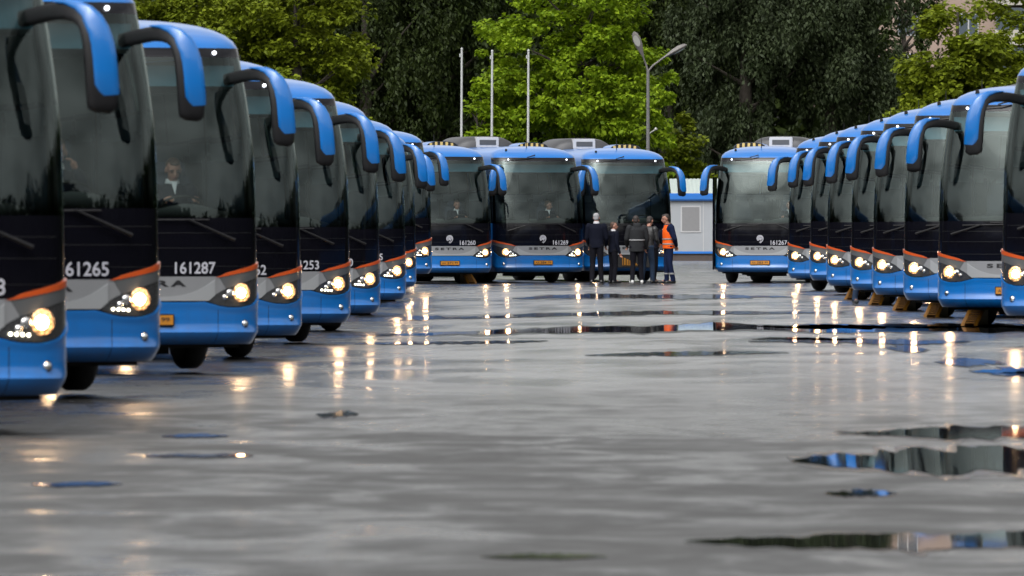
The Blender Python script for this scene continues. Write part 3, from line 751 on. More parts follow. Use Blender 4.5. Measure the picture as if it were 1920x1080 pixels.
def lamp_post():
    Y = 378; k = Y/16000.0; x = SX(1215, Y); P = lambda px, py, dy=0: Vector(((px - 1215)*k, dy, 1.56 + (424 - py)*k))
    r = empty('street_lamp', (x, Y, 0)); m = MB()
    z0 = P(1215,132).z; m.tube([(0,0,0), (0,0,3), (0,0,z0)], [.10,.09,.07], 10)
    for z in (4.2, 5.0, 5.9, 6.8): m.tube([(0,0,z), (0,0,z+.04)], .095, 10)
    m.build('pole', conc, r)
    m = MB(); m.tube([P(1215,134), P(1211,120), P(1205,105,-.15)], .04, 8); m.build('bracket', lampm, r)
    m = MB(); m.tube([P(1215,134), P(1224,123), P(1243,109,.05)], .04, 8); m.build('bracket', lampm, r)
    # left head, tilted so its open underside faces the yard
    def head(a, b, wd, face):
        m = MB(); n = 8; rows = []
        ax = (b - a); up = Vector(face).normalized(); sd = ax.cross(up).normalized(); up = sd.cross(ax).normalized()
        for i, (t, w, h) in enumerate([(0,.05,.04),(.2,.09,.08),(.45,wd*.9,.15),(.7,wd,.17),(.9,wd*.72,.13),(1,.03,.03)]):
            c = a + ax*t
            rows.append([c + sd*w*math.cos(2*math.pi*j/12) + up*h*(math.sin(2*math.pi*j/12)*(.45 if math.sin(2*math.pi*j/12) > 0 else 1)) for j in range(12)])
        m.grid(rows, 0, True); ho = m.build('lamp_head', lampm, r)
        m = MB(); c = a + ax*.66; m.add([c + sd*wd*.72*math.cos(2*math.pi*j/16) + ax.normalized()*ax.length*.22*math.sin(2*math.pi*j/16) + up*.085 for j in range(16)], [tuple(range(16))]); m.build('diffuser', lampg, ho, smooth=False)
    head(P(1206,107,-.15), P(1188,60,-.5), .19, (-.2,-1,-.25)); head(P(1242,110,.05), P(1288,84,.2), .16, (.35,-.2,-1))
    m = MB(); m.tube([(0,0,P(0,252).z), P(1222,247,-.05), P(1229,243,-.1)], .025, 6); m.tube([P(1229,243,-.1), P(1231,240,-.1)], [.07,.06], 8); m.build('small_camera', lampg, r)
    tag(r, 'old twin headed street lamp on a concrete pole before the bright green tree', 'street lamp')
lamp_post()
r = empty('mast', (SX(214, 372), 372, 0)); m = MB(); m.tube([(0,0,0),(0,0,6),(.15,0,14)], [.14,.12,.09], 8); m.build('pole', mat('mast_yellow', (.6,.33,.03), .5), r)
m = MB(); m.tube([(0,0,0),(0,0,.3)], .22, 8); m.build('foot', conc, r); tag(r, 'thin yellow mast rising above the coach roof beside the olive green tree', 'mast')

# ------------------------------------------------------------------ trees
def leaf_mat(name, c1, c2, tr=.35):
    m = bpy.data.materials.new(name); m.use_nodes = True; nt = m.node_tree; nt.nodes.clear(); L = nt.links.new; N = nt.nodes.new
    o = N('ShaderNodeOutputMaterial'); g = N('ShaderNodeNewGeometry'); mx = N('ShaderNodeMix'); mx.data_type = 'RGBA'
    mx.inputs['A'].default_value = (*c1, 1); mx.inputs['B'].default_value = (*c2, 1); L(g.outputs['Random Per Island'], mx.inputs['Factor'])
    d = N('ShaderNodeBsdfPrincipled'); d.inputs['Roughness'].default_value = .6; d.inputs['Specular IOR Level'].default_value = .2
    t = N('ShaderNodeBsdfTranslucent'); ms = N('ShaderNodeMixShader'); ms.inputs[0].default_value = tr
    L(mx.outputs['Result'], d.inputs['Base Color']); L(mx.outputs['Result'], t.inputs['Color']); L(d.outputs[0], ms.inputs[1]); L(t.outputs[0], ms.inputs[2]); L(ms.outputs[0], o.inputs[0]); return m
LM = dict(bright=leaf_mat('bright_leaf', (.10,.175,.005), (.23,.32,.014)), olive=leaf_mat('olive_leaf', (.08,.11,.005), (.19,.23,.014)),
          dark=leaf_mat('willow_leaf', (.012,.022,.004), (.034,.052,.009), .2), silver=leaf_mat('silver_willow_leaf', (.016,.025,.009), (.045,.06,.026), .2),
          deep=leaf_mat('deep_leaf', (.011,.019,.003), (.030,.044,.008), .15))
bark = mat('bark', (.035, .028, .022), .9, var=.5, vscale=6, bump=1, bscale=12); birch = mat('birch_bark', (.22, .20, .18), .8, var=.6, vscale=5)
def leaves_mesh(name, cen, nrm_out, size, m, parent, droop=.6, aspect=1.6, sz_var=.4):
    n = len(cen); r_ = rng
    s = size * (1 + sz_var*(r_.random(n)*2 - 1))
    az = r_.random(n)*2*np.pi; 
    # leaf direction: outward and drooping
    d = np.stack([np.cos(az), np.sin(az), -droop*(.3 + r_.random(n))], 1) + nrm_out*.7; d /= np.linalg.norm(d, axis=1)[:, None]
    up = np.stack([r_.normal(0,.45,n), r_.normal(0,.45,n), np.ones(n)], 1)
    sd = np.cross(d, up); sd /= np.linalg.norm(sd, axis=1)[:, None]
    nn = np.cross(sd, d)
    L_ = (s*aspect*.5)[:, None]; Wd = (s*.5)[:, None]
    v = np.empty((n, 4, 3)); v[:,0] = cen - d*L_; v[:,1] = cen + sd*Wd - d*L_*.1 + nn*Wd*.25; v[:,2] = cen + d*L_ - nn*Wd*.3; v[:,3] = cen - sd*Wd - d*L_*.1 + nn*Wd*.25
    me = bpy.data.meshes.new(name); me.vertices.add(n*4); me.vertices.foreach_set('co', v.ravel())
    me.loops.add(n*4); me.loops.foreach_set('vertex_index', np.arange(n*4, dtype=np.int32)); me.polygons.add(n)
    me.polygons.foreach_set('loop_start', np.arange(0, n*4, 4, dtype=np.int32)); me.polygons.foreach_set('loop_total', np.full(n, 4, dtype=np.int32))
    me.update(calc_edges=True); me.materials.append(m); return link(bpy.data.objects.new(name, me), parent)
def tree_(name, px, Y, h, rad, zlow, kind, label, seed, nclu=240, per=95, leaf=.2, clus=.75, trunkm=None, hole=.0, lean=0, ry=None):
    r = random.Random(seed); q = np.random.default_rng(seed); x = SX(px, Y); root = empty(name, (x, Y, 0)); ry = ry or rad*.8
    t = MB(); tp = [Vector((lean*k/6.0 + r.uniform(-.15,.15), r.uniform(-.15,.15), h*.92*k/6)) for k in range(7)]; tp[0] = Vector((0,0,-.05))
    t.tube(tp, [.32*(1 - .13*k)*h/14 for k in range(7)], 10)
    cl = []
    tries = 0
    while len(cl) < nclu and tries < nclu*30:
        tries += 1
        u = q.normal(size=3); u /= np.linalg.norm(u); rr = q.random()**.38
        zc = (h + zlow)/2; hz = (h - zlow)/2
        p = np.array([u[0]*rad*rr, u[1]*ry*rr, zc + u[2]*hz*rr])
        nz = noise.noise((p[0]*.33 + seed, p[1]*.33, p[2]*.33)); 
        if rr > .55 and nz < -.12 + hole: continue
        w = 1 - .25*max(0, (p[2]-zc)/hz)
        p[0] *= w + .25*noise.noise((p[2]*.5, seed, 0)); p[0] += lean*p[2]/h
        cl.append((p, u))
    # limbs reach out to a share of the clusters
    for k in range(26):
        p, u = cl[int(r.random()*len(cl))]; p = Vector(p); z0 = max(zlow*.6, min(h*.8, p.z - (p.xy.length)*r.uniform(.4,.9))); a = Vector((lean*z0/h, 0, z0)); mid = a.lerp(p, .5) + Vector((0,0,-.2 + r.random()*.5))
        t.tube([a, mid, p], [.09*h/14 + .02, .055, .02], 6)
    t.build('trunk', trunkm or bark, root)
    cc = []; oo = []
    for p, u in cl:
        k = int(per*(.6 + .8*q.random())); d = q.normal(size=(k,3)); d /= np.linalg.norm(d, axis=1)[:,None]
        rr = clus*(.5 + .9*q.random())*q.random(k)[:,None]**.45
        pt = p + d*rr*np.array([1,1,.62] if kind not in ('dark','silver','deep') else [.55,.55,1.25])
        cc.append(pt); oo.append(d*.5 + u*.5)
    asp = 1.5 if kind in ('bright','olive') else 2.3
    leaves_mesh('crown', np.concatenate(cc), np.concatenate(oo), leaf, LM[kind], root, .7 if kind in ('bright','olive') else 1.5, asp)
    tag(root, label, 'tree', 'trees behind the yard')
    return root
T = tree_
T('maple_tree', 180, 408, 17, 5.6, 1.5, 'olive', 'olive green leafy tree at far left, mostly behind the nearest coaches', 21, 260)
T('maple_tree', 370, 406, 17, 5.0, 1.2, 'olive', 'olive green leafy tree above the coach numbered 161287', 22, 380, 100, .17, .65)
T('maple_tree', 560, 404, 16.5, 3.9, 1.0, 'olive', 'yellow green leafy tree above the middle of the left row, left of the flagpoles', 23, 360, 100, .17, .65)
T('willow_tree', 690, 424, 20, 4.6, .8, 'deep', 'very dark tall tree between the olive tree and the flagpoles', 24, 250, 190, .115, .9)
T('willow_tree', 810, 428, 21, 4.5, 1.0, 'dark', 'dark green tall tree directly behind the leftmost flagpole', 25, 260, 190, .115, .9)
T('maple_tree', 1085, 402, 15.0, 5.3, 1.2, 'bright', 'bright spring green tree behind the right flagpole and the street lamp', 26, 480, 110, .17, .6)
T('young_tree', 1285, 407, 7.2, 1.7, 1.4, 'olive', 'small yellow green tree right of the street lamp above the white cabin', 27, 60, 80, .18, .5)
T('young_tree', 900, 400, 7.6, 1.5, 1.2, 'bright', 'low bright green tree around the foot of the middle flagpole', 28, 60, 80, .18, .5)
T('willow_tree', 1250, 432, 22, 4.6, 1.2, 'deep', 'dark tall tree behind the street lamp head', 29, 240, 190, .115, .9)
T('willow_tree', 1400, 424, 21, 4.4, .6, 'silver', 'large grey green willow above the coach numbered 161267', 30, 290, 210, .11, .9)
T('willow_tree', 1560, 426, 19, 4.2, .6, 'silver', 'dark grey green willow left of the olive tree at right', 31, 260, 210, .11, .9, hole=.1)
T('willow_tree', 1690, 436, 14.5, 3.2, .6, 'dark', 'sparse dark willow in front of the apartment block', 32, 130, 150, .11, .8, hole=.1)
T('maple_tree', 1795, 404, 12.7, 3.2, .8, 'olive', 'olive green tree above the right row, just left of the right frame edge', 33, 230)
T('maple_tree', 1935, 406, 16, 3.9, .8, 'olive', 'tall olive green tree at the right frame edge', 34, 230)
T('maple_tree', -60, 412, 18, 6, 1.0, 'olive', 'olive green tree beyond the left frame edge', 35, 200)
T('willow_tree', 480, 434, 22, 5.2, .8, 'deep', 'dark tall tree standing behind the two olive trees at left', 36, 220, 90, .22, 1.0)
T('willow_tree', 960, 440, 22, 5.0, .8, 'deep', 'dark tall tree standing behind the bright green tree', 37, 240, 90, .22, 1.0)
T('maple_tree', 2120, 414, 17, 5, .8, 'olive', 'olive green tree beyond the right frame edge', 38, 160)
# a far-off wood closes the view, and another one lies behind the camera (the glass mirrors it)
def wood(name, x0, x1, y0, y1, h, n, size, m, seed, edge=0):
    q = np.random.default_rng(seed); p = np.stack([x0 + (x1-x0)*q.random(n), y0 + (y1-y0)*q.random(n), h*q.random(n)**.85], 1)
    top = np.array([h*(.72 + .28*noise.noise((a*.045, b*.05, seed)) + .12*noise.noise((a*.2, b*.1, seed))) for a, b in p[:, :2]])
    p = p[p[:, 2] < top]; o = np.tile(np.array([[0,-.6,.3]]), (len(p),1))
    ob = leaves_mesh(name, p, o, size, m, None, .8, 1.3); tag(ob, None, None, None, 'stuff'); return ob
w1 = wood('wood', -90, 20, 446, 466, 21, 60000, .75, LM['deep'], 51); tag(w1, 'dark mass of woodland closing the view behind the trees', 'wood')
w1b = wood('wood', 20, 120, 446, 466, 11.5, 30000, .75, LM['deep'], 54); tag(w1b, 'dark low woodland in front of the apartment block', 'wood')
w3 = wood('wood', 105, 150, -60, 440, 30, 60000, 2.6, LM['dark'], 57); tag(w3, 'unseen wood added right of the yard to darken reflections in the coach fronts')  # out of view, added so the black fronts mirror dark foliage, not bright horizon
w4 = wood('wood', -170, -125, -60, 440, 30, 60000, 2.6, LM['dark'], 58); tag(w4, 'unseen wood added left of the yard to darken reflections in the coach fronts')  # left counterpart, also added out of view to keep mirrored surroundings dark
w2 = wood('wood', -175, 155, -60, -30, 38, 70000, 2.4, LM['dark'], 52); tag(w2, 'wood on the near side of the yard mirrored in the windshields', 'wood')

# ------------------------------------------------------------------ wheel ramps
def make_ramp():
    r = empty('wheel_ramp'); m = MB()
    for sx in (-.13, .08): m.add([(sx,0,.0),(sx+.06,0,.0),(sx+.06,.75,0),(sx,.75,0),(sx,.06,.04),(sx+.06,.06,.04),(sx+.06,.5,.24),(sx,.5,.24),(sx,.75,.24),(sx+.06,.75,.24)],
        [(0,1,5,4),(4,5,6,7),(7,6,9,8),(3,2,1,0),(1,2,9,6,5),(0,4,7,8,3),(2,3,8,9)])
    m.build('side_beam', M['yellow'], r, smooth=False)
    m = MB()
    for k in range(6): y = .08 + k*.075; z = .045 + k*.035; m.box(-.075, .085, y, y+.03, z-.012, z+.012)
    m.box(-.075, .085, .5, .74, .215, .238); m.build('tread', M['yellow'], r, smooth=False); return r
rp = make_ramp(); tree[rp.name] = [c.name for c in bpy.data.objects if c.parent == rp]
for c in tree[rp.name]: tree.setdefault(c, [])
n = 0
names = {9:'under the coach at the right frame edge', 10:'under the right row coach showing part of its plate', 11:'under the third coach from the right edge', 12:'under the fourth coach from the right edge', 13:'beside the man\'s legs in the right row', 14:'under the coach behind the man\'s legs', 17:'under the coach numbered 161260'}
for i in names:
    for sd in ((-1, 1) if i == 10 else (-1,) if i != 17 else (1,)):
        o = rp if n == 0 else copy_tree(rp); n += 1
        bx, by, yaw = specs[i][0], specs[i][1], specs[i][3]; lx = 1.06*sd; ly = 1.55
        o.location = (bx + lx*math.cos(yaw) - ly*math.sin(yaw), by + lx*math.sin(yaw) + ly*math.cos(yaw), gz(bx, by) + .002); o.rotation_euler = (0, 0, yaw)
        tag(o, 'yellow ramp by %s front wheel %s' % ('left' if sd < 0 else 'right', names[i]), 'ramp', 'yellow wheel ramps')

# ------------------------------------------------------------------ people
class PB:
    """collects closed rounded solids; voxel-fused into one skin"""
    def __init__(s): s.bm = bmesh.new()
    def ell(s, c, r, rot=None):
        mt = Matrix.Translation(c) @ (rot.to_matrix().to_4x4() if rot else Matrix.Identity(4)) @ Matrix.Diagonal((*r, 1))
        bmesh.ops.create_uvsphere(s.bm, u_segments=16, v_segments=10, radius=1, matrix=mt); return s
    def cap(s, a, b, ra, rb, flat=1.0, n=6):
        a, b = Vector(a), Vector(b)
        d = b - a; L = d.length; t = d.normalized(); ax = Vector((0,0,1)) if abs(t.z) < .9 else Vector((0,1,0)); u = t.cross(ax).normalized(); w = t.cross(u)
        prof = [(-ra*.98, ra*.2), (-ra*.7, ra*.7), (0, ra)] + [(L*k/n, ra + (rb-ra)*k/n) for k in range(1, n)] + [(L, rb), (L+rb*.7, rb*.7), (L+rb*.98, rb*.2)]
        rows = [[s.bm.verts.new(a + t*h + (u*math.cos(2*math.pi*k/14) + w*math.sin(2*math.pi*k/14)*flat)*r) for k in range(14)] for h, r in prof]
        for r0, r1 in zip(rows[:-1], rows[1:]):
            for k in range(14): s.bm.faces.new((r0[k], r0[(k+1)%14], r1[(k+1)%14], r1[k]))
        s.bm.faces.new(rows[0][::-1]); s.bm.faces.new(rows[-1]); return s
    def loft(s, secs, n=18):
        rows = [[s.bm.verts.new((cx + rx*math.cos(2*math.pi*k/n), cy + ry*math.sin(2*math.pi*k/n), cz)) for k in range(n)] for (cx, cy, cz, rx, ry) in secs]
        for r0, r1 in zip(rows[:-1], rows[1:]):
            for k in range(n): s.bm.faces.new((r0[k], r0[(k+1)%n], r1[(k+1)%n], r1[k]))
        s.bm.faces.new(rows[0][::-1]); s.bm.faces.new(rows[-1]); return s
    def build(s, name, m, parent, vox=.011, sm=3):
        bmesh.ops.recalc_face_normals(s.bm, faces=s.bm.faces)
        me = bpy.data.meshes.new(name); s.bm.to_mesh(me); s.bm.free(); me.materials.append(m)
        o = bpy.data.objects.new('tmp', me); C.objects.link(o)
        r = o.modifiers.new('r', 'REMESH'); r.mode = 'VOXEL'; r.voxel_size = vox; r.use_smooth_shade = True
        k = o.modifiers.new('s', 'SMOOTH'); k.iterations = sm; k.factor = .5
        dg = bpy.context.evaluated_depsgraph_get(); me2 = bpy.data.meshes.new_from_object(o.evaluated_get(dg)); bpy.data.objects.remove(o)
        me2.name = name; me2.materials.clear(); me2.materials.append(m); me2.shade_smooth()
        return link(bpy.data.objects.new(name, me2), parent)
V = Vector
def person(name, x, y, z, rz, H, label, J=None, jacket='navy', pants='trous', hair='hairb', shoes='shoe', head_dir=0, head_pitch=0, collar=None,
           long=False, vest=None, seated=False, cap=False, bulk=1.0, band=None, hood=False, long_sleeve=None, group=None, grip=False):
    """faces -y. joints in units of height"""
    r = empty(name, (x, y, z), rz); h = H
    D = dict(head=(0,-.012,.932), neck=(0,.004,.86), sl=(-.108,.008,.815), sr=(.108,.008,.815), el=(-.135,.02,.64), er=(.135,.02,.64), wl=(-.14,-.03,.50), wr=(.14,-.03,.50),
             pel=(0,.01,.53), hl=(-.05,.01,.51), hr=(.05,.01,.51), kl=(-.055,-.005,.285), kr=(.055,-.005,.285), al=(-.06,.025,.05), ar=(.06,.025,.05), chest=(0,.005,.73))
    if J: D.update(J)
    P = {k: V(v)*h for k, v in D.items()}
    # body: head, neck, trunk, limbs and hands in one skin
    b = PB(); Rt = Matrix.Rotation(R(head_dir), 3, 'Z') @ Matrix.Rotation(R(head_pitch), 3, 'X'); hd = P['head']
    hp = lambda a: hd + Rt @ (V(a)*h)
    q = Rt.to_quaternion()
    b.ell(hp((0,.006,.012)), (.044*h,.053*h,.052*h), q); b.ell(hp((0,-.012,-.024)), (.034*h,.038*h,.040*h), q); b.ell(hp((0,-.030,-.050)), (.018*h,.015*h,.013*h), q)
    b.cap(hp((0,-.046,.006)), hp((0,-.058,-.016)), .005*h, .009*h); b.ell(hp((0,-.046,-.034)), (.015*h,.006*h,.006*h), q)
    for s in (-1, 1):
        b.ell(hp((s*.045,.004,-.006)), (.006*h,.014*h,.019*h), q); b.ell(hp((s*.020,-.041,.012)), (.014*h,.006*h,.006*h), q)
    b.cap(P['neck'] - V((0,0,.02*h)), hd + V((0,.008*h,-.03*h)), .032*h, .030*h)
    b.cap(P['sl'].lerp(P['sr'], .08) - V((0,0,.016*h)), P['sr'].lerp(P['sl'], .08) - V((0,0,.016*h)), .026*h, .026*h); b.cap(P['chest'] - V((.03*h,0,.02*h)), P['chest'] + V((.03*h,0,-.02*h)), .045*h, .045*h)
    b.cap(P['chest'], P['pel'], .05*h, .036*h); b.cap(P['hl'], P['hr'], .036*h, .036*h)
    for s, k in ((-1,'l'), (1,'r')):
        b.cap(P['s'+k], P['e'+k], .028*h, .021*h); b.cap(P['e'+k], P['w'+k], .021*h, .014*h)
        b.cap(P['h'+k], P['k'+k], .038*h, .028*h); b.cap(P['k'+k], P['a'+k], .030*h, .019*h)
        b.cap(P['a'+k], P['a'+k] + V((s*.01*h, -.09*h, -.028*h)), .02*h, .014*h)
        # hand: palm, four fingers, thumb
        d = (P['w'+k] - P['e'+k]).normalized(); w = P['w'+k]; sdv = V((0,-1,0)) - d*d.dot(V((0,-1,0)))
        if sdv.length < .3: sdv = V((s*-1.0,0,0))
        sdv.normalize(); pn = d.cross(sdv)*s
        b.cap(w + d*.008*h, w + d*.045*h, .013*h, .017*h, .8)
        for f, (o_, ln) in enumerate(((.0155,.040),(.0055,.045),(-.0045,.042),(-.014,.033))):
            base = w + d*.052*h + sdv*o_*h; mid = base + (d + pn*-.45).normalized()*ln*h*.55; tip = mid + (d*.4 + pn*-.9).normalized()*ln*h*.5
            b.cap(base, mid, .0052*h, .0048*h, n=2); b.cap(mid, tip, .0048*h, .0038*h, n=2)
        b.cap(w + d*.02*h + sdv*.012*h, w + d*.05*h + sdv*.028*h - pn*.008*h, .0065*h, .005*h, n=2)
    bo = b.build('person_body', M['skin'], r, .0075, 1)
    bo['label'] = 'head, hands and body of this person'; 
    # eyes, brows, mouth
    e = MB()
    for s in (-1, 1):
        c = hp((s*.0185,-.0475,.0)); e.tube([c - Rt@V((.006*h,0,0)), c + Rt@V((.006*h,0,0))], .0036*h, 6)
        c = hp((s*.019,-.048,.0145)); e.tube([c - Rt@V((.011*h,0,0)), c + Rt@V((.010*h,0,.001*h))], .0022*h, 5)
    e.build('eyes', M['eye'], r)
    e = MB(); c = hp((0,-.0535,-.033)); e.tube([c - Rt@V((.012*h,-.003*h,0)), c, c + Rt@V((.012*h,.003*h,0))], .003*h, 5); e.build('mouth', M['lips'], r)
    # hair
    hb = PB(); hb.ell(hp((0,.020,.022)), (.0465*h,.048*h,.047*h), q); hb.ell(hp((0,.036,-.008)), (.040*h,.030*h,.036*h), q); hb.ell(hp((0,-.016,.048)), (.032*h,.030*h,.0155*h), q)
    hb.build('hair' if not cap else 'cap', M[hair], r, .009, 2)
    # trousers
    t = PB(); t.cap(P['hl'] + V((0,0,.02*h)), P['hr'] + V((0,0,.02*h)), .062*h*bulk, .062*h*bulk, .85)
    for k in 'lr':
        t.cap(P['h'+k], P['k'+k], .056*h, .040*h); t.cap(P['k'+k], P['a'+k] + V((0,0,.0)), .040*h, .034*h)
        t.ell(P['a'+k] + V((0,-.012*h,-.01*h)), (.034*h,.045*h,.022*h))
    if not seated or True: t.build('trousers', M[pants], r, .012)
    # shoes
    for s, k in ((-1,'l'), (1,'r')):
        sh = PB()
        a = P['a'+k]; g = a.z - .05*h
        f0 = V((a.x, a.y + .02*h, g + .022*h)); f1 = V((a.x + s*.014*h, a.y - .105*h, g + .018*h))
        sh.cap(f0, f1, .023*h, .024*h); sh.cap(a, f0, .026*h, .024*h)
        sh.build('shoe', M[shoes], r, .009, 2)
    # jacket
    j = PB(); c = P['chest']; pv = P['pel']; hem = .46 if long else .50
    up = [(P['neck'].x, P['neck'].y + .006*h, P['neck'].z - .012*h, .040*h, .036*h), ((P['sl'].x+P['sr'].x)/2, P['sl'].y, P['sl'].z + .012*h, .098*h, .05*h),
          ((P['sl'].x+P['sr'].x)/2, P['sl'].y, P['sl'].z - .035*h, .118*h*bulk, .066*h*bulk), (c.x, c.y, c.z - .01*h, .108*h*bulk, .070*h*bulk),
          ((c.x+pv.x)/2, (c.y+pv.y)/2, (c.z+pv.z)/2, .100*h*bulk, .066*h*bulk), (pv.x, pv.y, pv.z, .104*h*bulk, .070*h*bulk)]
    if not seated: up.append(((P['hl'].x+P['hr'].x)/2, pv.y, hem*h - (0), .104*h*bulk, .070*h*bulk))
    j.loft(up[::-1])
    for k in 'lr': j.cap(P['s'+k] - V((0,0,.008*h)), P['e'+k], .046*h*bulk, .034*h*bulk); j.cap(P['e'+k], P['w'+k], .034*h*bulk, .025*h*bulk)
    if hood: j.ell(V((P['neck'].x, P['neck'].y + .05*h, P['neck'].z - .02*h)), (.062*h,.03*h,.05*h)); j.cap(P['neck'] + V((-.03*h,.03*h,0)), P['neck'] + V((.03*h,.03*h,0)), .03*h, .03*h)
    j.build('jacket', M[jacket], r, .011)
    if collar:
        k_ = PB(); n0 = P['neck'] + V((0,.002*h,.004*h)); k_.loft([(n0.x, n0.y, n0.z - .02*h, .046*h, .042*h), (n0.x, n0.y + .002*h, n0.z + .012*h, .037*h, .036*h)]); k_.build('collar', M[collar], r, .008, 1)
        if collar == 'shirt': k_ = MB(); k_.add([(n0.x-.02*h, n0.y-.044*h, n0.z-.004*h), (n0.x+.02*h, n0.y-.044*h, n0.z-.004*h), (n0.x, n0.y-.078*h, n0.z-.085*h)], [(0,1,2)]); k_.build('shirt_front', M['shirt'], r, smooth=False)
    if band is not None:
        k_ = PB(); k_.loft([(pv.x, pv.y, band*h - .012*h, .106*h*bulk + .004, .072*h*bulk + .004), (pv.x, pv.y, band*h + .012*h, .106*h*bulk + .004, .071*h*bulk + .004)]); k_.build('reflective_stripe', M['refl'], r, .009, 1)
    if vest:
        k_ = PB(); k_.loft([((pv.x+c.x)/2, pv.y, .50*h, .113*h, .083*h), (pv.x, pv.y, .56*h, .113*h, .083*h), ((c.x+pv.x)/2, (c.y+pv.y)/2, (c.z+pv.z)/2, .110*h, .080*h), (c.x, c.y, c.z, .113*h, .082*h), (P['sl'].x*.5+P['sr'].x*.5, P['sl'].y, P['sl'].z - .03*h, .102*h, .076*h), (P['sl'].x*.5+P['sr'].x*.5, P['sl'].y, P['sl'].z + .022*h, .078*h, .054*h)])
        vo = k_.build('safety_vest', M['vest'], r, .010)
        for zz in (.565, .635):
            k_ = PB(); t_ = (zz - .53)/.2; cy = pv.y + (c.y - pv.y)*t_; cx = pv.x + (c.x-pv.x)*t_
            k_.loft([(cx, cy, zz*h - .011*h, .1165*h, .0855*h), (cx, cy, zz*h + .011*h, .1165*h, .0855*h)]); k_.build('reflective_stripe', M['refl'], vo, .008, 1)
        k_ = PB()
        for kk in 'lr':
            a = P['k'+kk].lerp(P['a'+kk], .62); k_.loft([(a.x, a.y, a.z - .012*h, .043*h, .043*h), (a.x, a.y, a.z + .012*h, .044*h, .044*h)])
        k_.build('reflective_cuff', M['refl'], r, .008, 1)
    tag(r, label, 'person', group)
    return r
GY = 233.5
def PX(px, Y=GY): return (px - 960)*Y/16000
g_ = 'men gathered at the open coach'
person('person', PX(1118), 232.8, 0, R(172), 1.93, 'grey haired man in a dark navy suit seen from behind, leftmost of the group', jacket='navy', hair='hairg', collar='shirt', bulk=1.0, group=g_,
       J=dict(el=(-.14,-.01,.64), er=(.14,-.01,.64), wl=(-.12,-.09,.54), wr=(.12,-.09,.54), head=(.006,-.03,.928), al=(-.07,.0,.05), ar=(.06,.045,.05)))
person('person', PX(1150), 233.0, 0, R(120), 1.68, 'shorter dark haired man in navy suit turning his face to the right', jacket='navy', hair='hairn', collar='shirt', head_dir=-28, group=g_,
       J=dict(wr=(.13,-.10,.50), er=(.14,0,.64)))
person('person', PX(1193), 232.6, 0, R(186), 1.87, 'man in long charcoal hooded coat with a pale stripe across the back', jacket='coat', hair='hairb', collar='red', long=True, hood=True, band=.63, bulk=1.1, shoes='shoew', head_dir=-8, group=g_,
       J=dict(el=(-.15,.0,.65), er=(.15,0,.65), wl=(-.14,-.06,.52), wr=(.13,-.10,.55), head=(.008,-.045,.922), neck=(0,-.015,.855), kl=(-.06,-.02,.285), al=(-.075,-.01,.05), ar=(.07,.04,.05)))
person('person', PX(1214), 233.3, 0, R(150), 1.86, 'man in black leather jacket and blue jeans leaning toward the open coach', jacket='leather', pants='jeans', hair='hairb', group=g_, head_pitch=15,
       J=dict(head=(0,-.075,.915), neck=(0,-.035,.85), sl=(-.108,-.02,.805), sr=(.108,-.02,.805), chest=(0,-.01,.72), wl=(-.10,-.14,.58), wr=(.10,-.14,.58), el=(-.14,-.02,.64), er=(.14,-.02,.64), kl=(-.06,-.03,.285), kr=(.06,.01,.285), al=(-.07,-.02,.05), ar=(.06,.06,.05)))
person('person', PX(1229), 234.4, 0, R(95), 1.80, 'bending man mostly hidden behind the man in the leather jacket', jacket='navy', pants='trous', hair='hairb', group=g_, head_pitch=25,
       J=dict(head=(0,-.20,.87), neck=(0,-.13,.815), sl=(-.108,-.10,.775), sr=(.108,-.10,.775), chest=(0,-.06,.70), wl=(-.10,-.24,.62), wr=(.10,-.24,.62), el=(-.14,-.12,.62), er=(.14,-.12,.62)))
person('person', PX(1251), 232.4, 0, R(-72), 1.90, 'man in orange safety vest over navy work clothes, hands behind his back', jacket='work', pants='work', hair='hairb', vest=True, group=g_, head_pitch=12, bulk=1.05,
       J=dict(el=(-.15,.05,.64), er=(.15,.05,.64), wl=(-.05,.10,.545), wr=(.05,.11,.545), al=(-.05,.0,.05), ar=(.06,.06,.05), kr=(.055,.01,.285), head=(0,-.04,.928), neck=(0,-.012,.86)))
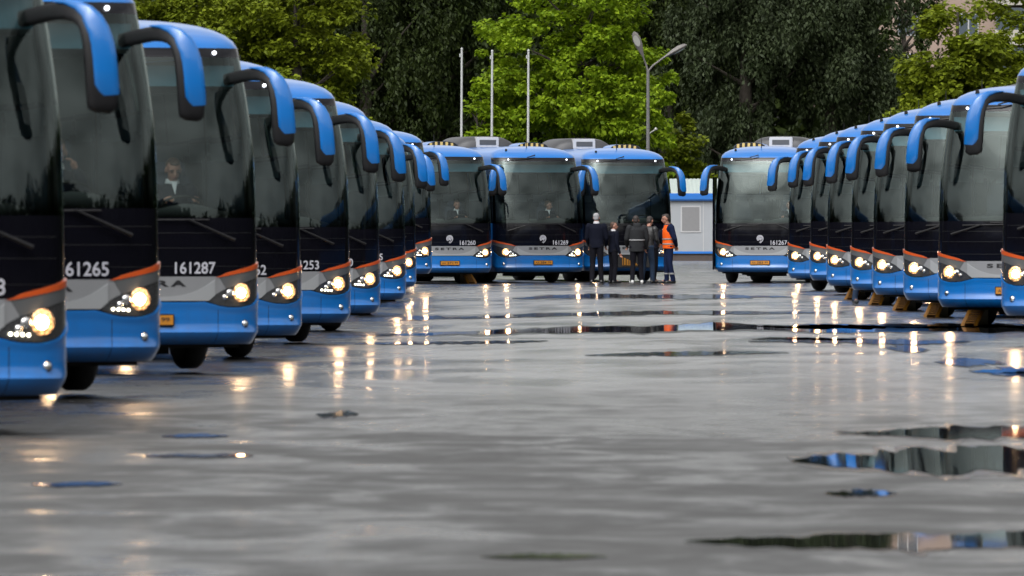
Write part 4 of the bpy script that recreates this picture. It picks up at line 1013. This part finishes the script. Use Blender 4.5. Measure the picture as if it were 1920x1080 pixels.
xx, yy = 7.14, 172.2
person('person', xx, yy, gz(xx, yy), R(20), 1.75, 'man whose legs in blue trousers show under a coach of the right row', jacket='work', pants='jeans', group='men beside the coaches',
       J=dict(hl=(-.06,.01,.51), hr=(.06,.01,.51), kl=(-.10,.0,.285), kr=(.10,0,.285), al=(-.13,.02,.05), ar=(.13,.02,.05)))
SEAT = dict(head=(0,-.02,.60), neck=(0,.005,.53), sl=(-.108,.01,.485), sr=(.108,.01,.485), chest=(0,.01,.40), pel=(0,.04,.22), hl=(-.05,.03,.20), hr=(.05,.03,.20), kl=(-.08,-.22,.22), kr=(.08,-.22,.22),
            al=(-.08,-.27,.05), ar=(.08,-.27,.05), el=(-.14,-.05,.36), er=(.14,-.05,.36), wl=(-.10,-.20,.41), wr=(.10,-.20,.41))
def driver(i, label, dx=0, hz=0, **k):
    bx, by, yaw = specs[i][0], specs[i][1], specs[i][3]; lx, ly = .64 + dx, 1.62; J = dict(SEAT); J.update(k.pop('J', {}))
    zr = coaches[i].location.z
    person('person', bx + lx*math.cos(yaw) - ly*math.sin(yaw), by + lx*math.sin(yaw) + ly*math.cos(yaw), zr + 1.10 + hz, yaw + k.pop('turn', 0), 1.80, label, J, seated=True, collar='shirt', group='coach drivers at the wheel', **k)
driver(1, 'driver with hand raised to his chin behind the glass of the coach numbered 161265', hair='hairn', head_dir=-12, head_pitch=10, J=dict(el=(.15-.29,-.12,.36), wl=(-.06,-.10,.50), wr=(.08,-.11,.50), er=(.13,-.13,.37)))
driver(2, 'driver looking down behind the glass of the coach numbered 161287', hair='hairn', head_pitch=22, hz=.02)
driver(17, 'driver facing the camera behind the glass of the coach numbered 161260', hair='hairn', head_dir=4)
driver(18, 'driver in profile behind the glass of the coach numbered 161269', hair='hairn', head_dir=62, head_pitch=12)
driver(20, 'driver behind the glass of the coach numbered 161267', hair='hairn', head_dir=-10)
driver(13, 'driver in a dark cap behind the glass of the coach with legs below its bumper', dx=-.85, hz=.1, hair='hairb', head_dir=-50)
